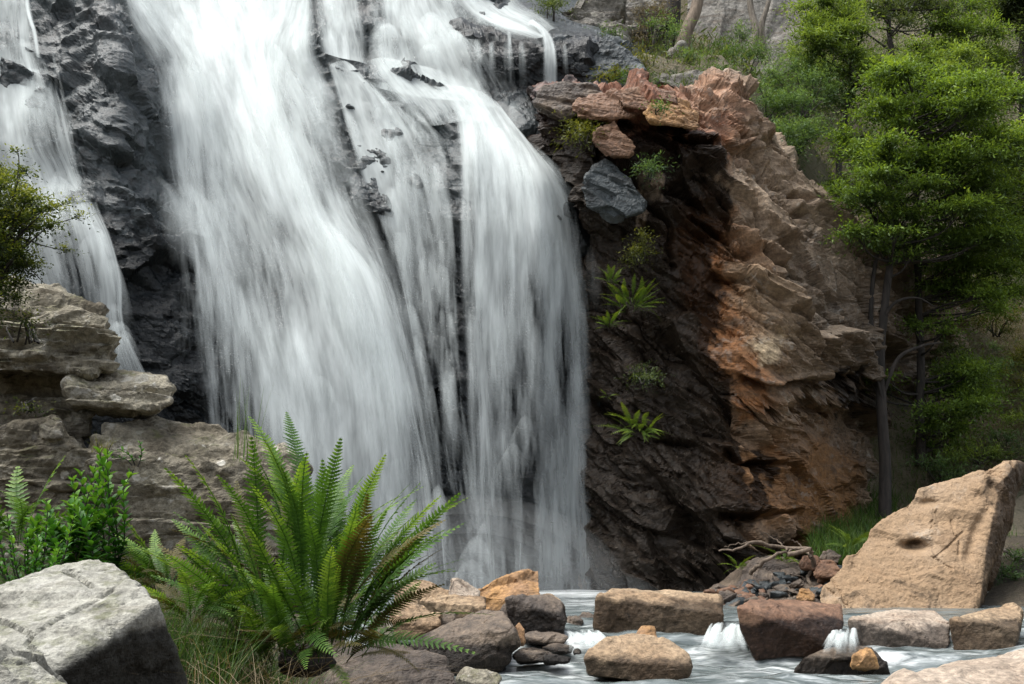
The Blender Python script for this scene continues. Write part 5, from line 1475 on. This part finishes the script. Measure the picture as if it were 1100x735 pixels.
# leafy shrub with lance shaped glossy leaves
def leafy_shrub(label, stems, Y, mat, seed, L, Wd, nleaf):
    rr = random.Random(seed); rs = np.random.RandomState(seed)
    o = empty('shrub', W(*stems[0][0], Y), label, 'shrub')
    tb = MB(); lb = MB()
    for st_ in stems:
        y0 = Y + rr.uniform(-.25, .25)
        P = smooth_path([W(a, b, y0 + rr.uniform(-.08, .08)) for a, b in st_], 20)
        tube(tb, P, np.linspace(.008, .003, 20), 5)
        for k in range(nleaf):
            t = .25 + .75 * (k / nleaf); i = min(18, int(t * 19))
            tg = P[i + 1] - P[i]; tg /= np.linalg.norm(tg)
            a = k * 2.4 + rr.uniform(-.4, .4)
            rad = np.array([math.cos(a), math.sin(a), .1])
            ax = rad * (1.15 - .6 * t) + tg * (.35 + .7 * t); ax /= np.linalg.norm(ax)
            l = L * rr.uniform(.65, 1.1) * (1.05 - .35 * t)
            side = np.cross(ax, np.array([0, 0, 1.])); side /= np.linalg.norm(side) + 1e-9
            up = np.cross(side, ax)
            m = 6; tt = np.linspace(0, 1, m + 1)
            wd = Wd * .5 * np.sin(np.clip(tt * .94 + .05, 0, 1) * math.pi) ** .8; wd[-1] = .0008
            c = P[i] + ax * (l * tt)[:, None] - np.array([0, 0, 1]) * (l * .3 * tt ** 2)[:, None]
            A = c + side * wd[:, None] + up * (wd * .35)[:, None]; B = c - side * wd[:, None] + up * (wd * .35)[:, None]
            V = np.stack([A, c, B], 1).reshape(-1, 3); j = np.arange(m) * 3
            lb.add(V, np.concatenate([np.stack([j, j + 1, j + 4, j + 3], -1), np.stack([j + 1, j + 2, j + 5, j + 4], -1)]), rnd=np.full(len(V), np.clip(.2 + .6 * t ** 2 + rr.uniform(-.2, .25), 0, 1)))
    tb.obj('stem', M['bark'], o); lb.obj('foliage', M[mat], o)


rr = random.Random(9)
stems = []
for k in range(30):
    a = rr.uniform(25, 140); tx, ty = rr.choice([(95, 490), (118, 482), (70, 505), (130, 500), (108, 520), (85, 535), (140, 530), (60, 545), (150, 480), (45, 560), (155, 550), (100, 560)])
    stems.append([(85 + (a - 72) * .35, 640), (a * .5 + tx * .5 + rr.uniform(-8, 8), 590), (tx + rr.uniform(-14, 14), ty + rr.uniform(-8, 14))])
leafy_shrub('leafy shrub with bright glossy lance shaped leaves behind the pale grey boulder', stems, 7.4, 'gloss', 601, .135, .036, 44)
stems = []
for k in range(18):
    tx, ty = rr.uniform(-20, 85), rr.uniform(548, 600)
    stems.append([(30 + rr.uniform(-30, 30), 660), (tx * .6 + 12, 620), (tx, ty)])
leafy_shrub('low dense leafy plant at the left edge below the dark ledge', stems, 6.6, 'gloss', 602, .085, .022, 34)
leafy_shrub('few bright young leaves sprouting on the sunlit ledge top', [[(145, 500), (140, 490), (128, 482)], [(148, 502), (152, 488), (150, 474)], [(142, 500), (132, 492), (112, 490)]], 11.6, 'gloss', 603, .11, .03, 10)

p1 = W(178, 640, 7.9)
fern('fern', 'yellow green feathery fern between the leafy shrub and the big clump', p1, 40, .6, .13, 24, ('fern', 'fernold'), 523, elev=(25, 80), arch=.45, lobes=3, old=.35, bias=.8)
fern('fern', 'dim feathery fern right behind the pale grey boulder', W(208, 668, 6.9), 30, .45, .12, 22, ('fern', 'fernold'), 524, elev=(15, 75), arch=.5, lobes=3, old=.4)

# overhanging shrub at upper left, small leaves, pale tips
o = empty('shrub', W(-20, 330, 11.8), 'small leaved overhanging shrub with yellow tips at the upper left edge', 'shrub')
c, r = px_clumps(ragged(6, 225, 52, 42, 16, 71, .28, .42, .8) + ragged(40, 235, 32, 22, 8, 72, .3, .45, .8) + ragged(-20, 270, 40, 40, 10, 73, .35, .5, .9) + ragged(2, 285, 34, 34, 12, 98, .3, .45, .9) + ragged(-8, 320, 30, 26, 8, 99, .3, .45, .9) + ragged(8, 185, 22, 16, 5, 74, .35, .5, .8), 11.6, 701, .5)
tb = MB(); rr = random.Random(70)
for k in range(len(c)):
    b0 = W(-25 + rr.uniform(-10, 15), 325, 11.8)
    tube(tb, smooth_path([b0, (b0 + c[k]) / 2 + np.array([rr.uniform(-.06, .06), 0, .08]), c[k]], 9), np.linspace(.022, .004, 9), 5)
for q in (((60, 240), (88, 232)), ((50, 225), (78, 218)), ((40, 262), (72, 270)), ((30, 285), (48, 305)), ((20, 180), (18, 158))):
    tube(tb, smooth_path([W(10, 250, 11.6), W(*q[0], 11.5), W(*q[1], 11.4)], 8), np.linspace(.01, .003, 8), 5)
tb.obj('stem', M['bark'], o)
lb = MB()
crown_clumps(lb, c, r, 702, 900, 7, .036, .02, flat=.8, shell=.25, top=.9)
crown_clumps(lb, [W(84, 232, 11.4), W(74, 218, 11.4), W(70, 268, 11.4), W(16, 162, 11.5), W(60, 222, 11.4)], [np.array([.08, .08, .05])] * 5, 703, 700, 7, .034, .016, top=1.2)
lb.obj('foliage', M['shrub'], o)
bush('small yellow tipped creeper on the face of the lichen block', ragged(20, 352, 30, 18, 9, 75, .3, .45, .8), 12.4, 'shrub', 704, per=320, L=.035, Wd=.017, spray=6, cat='creeper', group=None, top=.9)
bush('tiny seedling on the dark ledge below the lichen block', ragged(32, 435, 14, 8, 5, 76, .3, .5, .8), 12.6, 'shrub', 705, per=320, L=.04, Wd=.018, spray=5, cat='seedling', group=None, top=.9)


# grasses
def blades(mb, roots, Lr, wd, seed, lean=.35, tone=(.2, .9), bend=.5, dirv=None):
    rs = np.random.RandomState(seed)
    n = len(roots)
    L = rs.uniform(*Lr, n)
    a = rs.uniform(0, 2 * math.pi, n)
    ld = np.stack([np.cos(a), np.sin(a), 0 * a], -1) * (lean * rs.uniform(.2, 1.4, n))[:, None]
    if dirv is not None: ld = ld + np.asarray(dirv)
    side = np.stack([-np.sin(a), np.cos(a), 0 * a], -1)
    side += rs.normal(size=(n, 3)) * .4; side /= np.linalg.norm(side, axis=1, keepdims=True)
    rows = []
    for t in (0, .35, .7, 1.0):
        c = roots + (np.array([0, 0, 1.]) * t + ld * (t + bend * t * t))  * L[:, None] - np.array([0, 0, 1.]) * (bend * .5 * t ** 3 * L * np.linalg.norm(ld, axis=1))[:, None]
        w_ = wd * (1 - t * .9)
        rows += [c + side * w_ * .5, c - side * w_ * .5]
    V = np.stack(rows, 1).reshape(-1, 3)
    b = np.arange(n)[:, None] * 8
    F = np.concatenate([b + np.array([0, 1, 3, 2]), b + np.array([2, 3, 5, 4]), b + np.array([4, 5, 7, 6])])
    mb.add(V, F, rnd=np.repeat(rs.uniform(*tone, n), 8))


def scatter_px(n, seed, xr, yr, Yf, keep=None):
    rs = np.random.RandomState(seed); out = []
    a = rs.uniform(*xr, n); b = rs.uniform(*yr, n)
    if keep is not None:
        m = keep(a, b); a, b = a[m], b[m]
    return W(a, b, Yf(a, b))


def on_ground(P):
    P = P.copy(); P[:, 2] = gz(P[:, 0], P[:, 1]) + .02
    return P


rs = np.random.RandomState(8)
# bank grass, foreground left: green with brown seed heads
mb = MB()
q = np.stack([rs.uniform(-3.3, -1.5, 5200), rs.uniform(6.2, 9.2, 5200), np.zeros(5200)], -1); q = on_ground(q)
blades(mb, q, (.25, .6), .006, 1, .55, (.0, .55))
q = np.stack([rs.uniform(-5.5, -2.2, 2500), rs.uniform(7.5, 11.5, 2500), np.zeros(2500)], -1)
blades(mb, on_ground(q), (.2, .6), .007, 2, .45, (.0, .7))
tag(mb.obj('grass', M['grass']), 'fine green grass on the bank round the fern', None, None, 'stuff')
mb = MB()
q = np.stack([rs.uniform(-3.0, -.9, 700), rs.uniform(5.6, 7.6, 700), np.zeros(700)], -1)
blades(mb, on_ground(q), (.2, .55), .005, 3, .9, (.1, .9), 1.0)
q = np.stack([rs.uniform(-3.2, -1.9, 500), rs.uniform(7.4, 9.2, 500), np.zeros(500)], -1)
blades(mb, on_ground(q), (.5, 1.0), .0045, 4, .35, (.1, .6), .9, (.15, 0, 0))
tag(mb.obj('dry_grass', M['straw']), 'dry straw coloured grass and dead fern strands under the fern', None, None, 'stuff')
# ledge top tufts
for i, (a, b, Y, n, h_, lab) in enumerate(((250, 492, 12.2, 10, (.5, .95), 'few tall green grass stalks on the end of the sunlit ledge'), (264, 496, 12.1, 8, (.5, 1.0), 'tall thin grass stalks nearest the fern on the ledge'), (110, 486, 12.1, 60, (.08, .22), 'short yellowish grass tuft under the overhanging slab'))):
    p = W(a, b, Y)
    mb = MB(); blades(mb, p + np.random.RandomState(i).normal(size=(n, 3)) * np.array([.06, .06, .01]), h_, .012 if i < 2 else .006, 20 + i, .12 if i < 2 else .5, (.3, 1))
    tag(mb.obj('grass_tuft', M['yellowbush' if i == 2 else 'grass']), lab, 'grass tuft', 'grass tufts on the ledge')
# right bank
mb = MB()


def hillY(a, b):
    return np.interp(b, [500, 545, 600], [38, 36.2, 30.2])


q = scatter_px(6500, 31, (870, 1000), (505, 605), hillY, lambda a, b: (b > 505 + np.abs(a - 950) * .35) & (a < 960 + (b - 505) * .1))
q[:, 2] -= .1
blades(mb, q, (.25, .6), .02, 5, .5, (.1, .9))
q2 = np.stack([rs.uniform(9, 14, 5000), rs.uniform(30, 38, 5000), np.zeros(5000)], -1); q2[:, 2] = hz(q2[:, 0], q2[:, 1])
blades(mb, q2, (.2, .5), .02, 6, .5, (.1, .9))
tag(mb.obj('grass', M['grass']), 'soft green grass on the slope beside the tilted boulder', None, None, 'stuff')
mb = MB()
q2 = np.stack([rs.uniform(12, 40, 16000), rs.uniform(36, 60, 16000), np.zeros(16000)], -1); q2[:, 2] = hz(q2[:, 0], q2[:, 1])
blades(mb, q2, (.25, .8), .022, 7, .9, (.1, 1.0), .9)
q2 = np.stack([rs.uniform(1.5, 40, 14000), 36 + 34 * rs.uniform(0, 1, 14000) ** 1.6, np.zeros(14000)], -1); q2[:, 2] = hz(q2[:, 0], q2[:, 1])
blades(mb, q2, (.2, .6), .025, 9, .9, (.0, .8), .9)
q2 = scatter_px(16000, 61, (985, 1160), (300, 530), lambda a, b: np.interp(b, [300, 340, 380, 430, 480, 530], [54, 50, 46, 44, 39.5, 36.5]))
q2[:, 2] = hz(q2[:, 0], q2[:, 1])
blades(mb, q2, (.3, .8), .022, 10, 1.0, (.3, 1.0), .9)
tag(mb.obj('dry_grass', M['scrub']), 'dry tangled grass and twigs covering the hillside', None, None, 'stuff')
mb = MB()
q2 = np.stack([rs.uniform(0, 45, 16000), rs.uniform(37, 85, 16000), np.zeros(16000)], -1); q2[:, 2] = hz(q2[:, 0], q2[:, 1])
m = fbm(q2 * .5, 3, 77) > -.05
crown = q2[m]
leaves(mb, crown + np.random.RandomState(1).normal(size=crown.shape) * .25, rnd_unit(np.random.RandomState(2), len(crown)) * np.array([1, 1, .6]) + np.array([0, 0, .5]), .4, .1, np.random.RandomState(3), np.random.RandomState(4).uniform(0, .9, len(crown)))
q3 = scatter_px(1500, 62, (640, 800), (42, 96), lambda a, b: np.interp(b, [42, 70, 96], [45, 40, 36.8])); q3[:, 2] = np.maximum(q3[:, 2], hz(q3[:, 0], q3[:, 1])) + .02
leaves(mb, q3, rnd_unit(np.random.RandomState(12), 1500) * np.array([1, 1, .5]) + np.array([0, 0, .8]), .3, .045, np.random.RandomState(13), np.random.RandomState(14).uniform(.1, 1, 1500))
tag(mb.obj('undergrowth', M['olive']), 'low leafy undergrowth spread over the hillside', None, None, 'stuff')

# dead branch over the rubble, with its own twigs
mb = MB()
for path, r0 in (([(868, 645), (862, 615), (846, 596), (872, 590), (838, 588), (808, 583), (790, 590), (772, 592)][2:], .06), ([(870, 592), (874, 606), (868, 622), (878, 640), (884, 650)], .07), ([(806, 616), (822, 602), (845, 592), (868, 590)], .06), ([(846, 592), (836, 582), (820, 572)], .03), ([(872, 600), (862, 588), (850, 580)], .03), ([(808, 584), (796, 584), (778, 588)], .02)):
    P = smooth_path([W(a, b, 29.0 + .3 * math.sin(a)) for a, b in path], 20)
    P += np.random.RandomState(int(path[0][0])).normal(size=P.shape) * .015
    tube(mb, P, np.linspace(r0, r0 * .35, 20), 7)
tag(mb.obj('branch', M['dead']), 'fallen dead branch lying across the rubble at the cliff foot', 'branch')
mb = MB()
P = smooth_path([W(1066, 583, 30), W(1080, 592, 29.7), W(1100, 602, 29.4), W(1120, 612, 29.2)], 12)
tube(mb, P, np.linspace(.05, .04, 12), 7)
tag(mb.obj('branch', M['palebark']), 'pale bare fallen branch right of the tilted boulder', 'branch')


def mist():
    t = NT('spray_mist')
    v = t.n('VolumePrincipled', None, Color=(.93, .96, .97), Density=.05)
    v.inputs['Anisotropy'].default_value = .2
    t.t.links.new(v.outputs[0], t.out.inputs['Volume'])
    D, F = ico(4)
    mb = MB()
    for k in range(4):
        mb.add(W(505, 640, 28.9) + D * np.array((3.0, 1.5, 1.9)) * (.55 + .25 * k), F)
    for k in range(3):
        mb.add(W(545, 652, 29.4) + D * np.array((3.8, 1.6, 1.2)) * (.5 + .28 * k), F)
    tag(mb.obj('mist', t.m), 'soft white spray mist at the foot of the falls', None, None, 'stuff')


mist()
SC.cycles.volume_bounces = 1
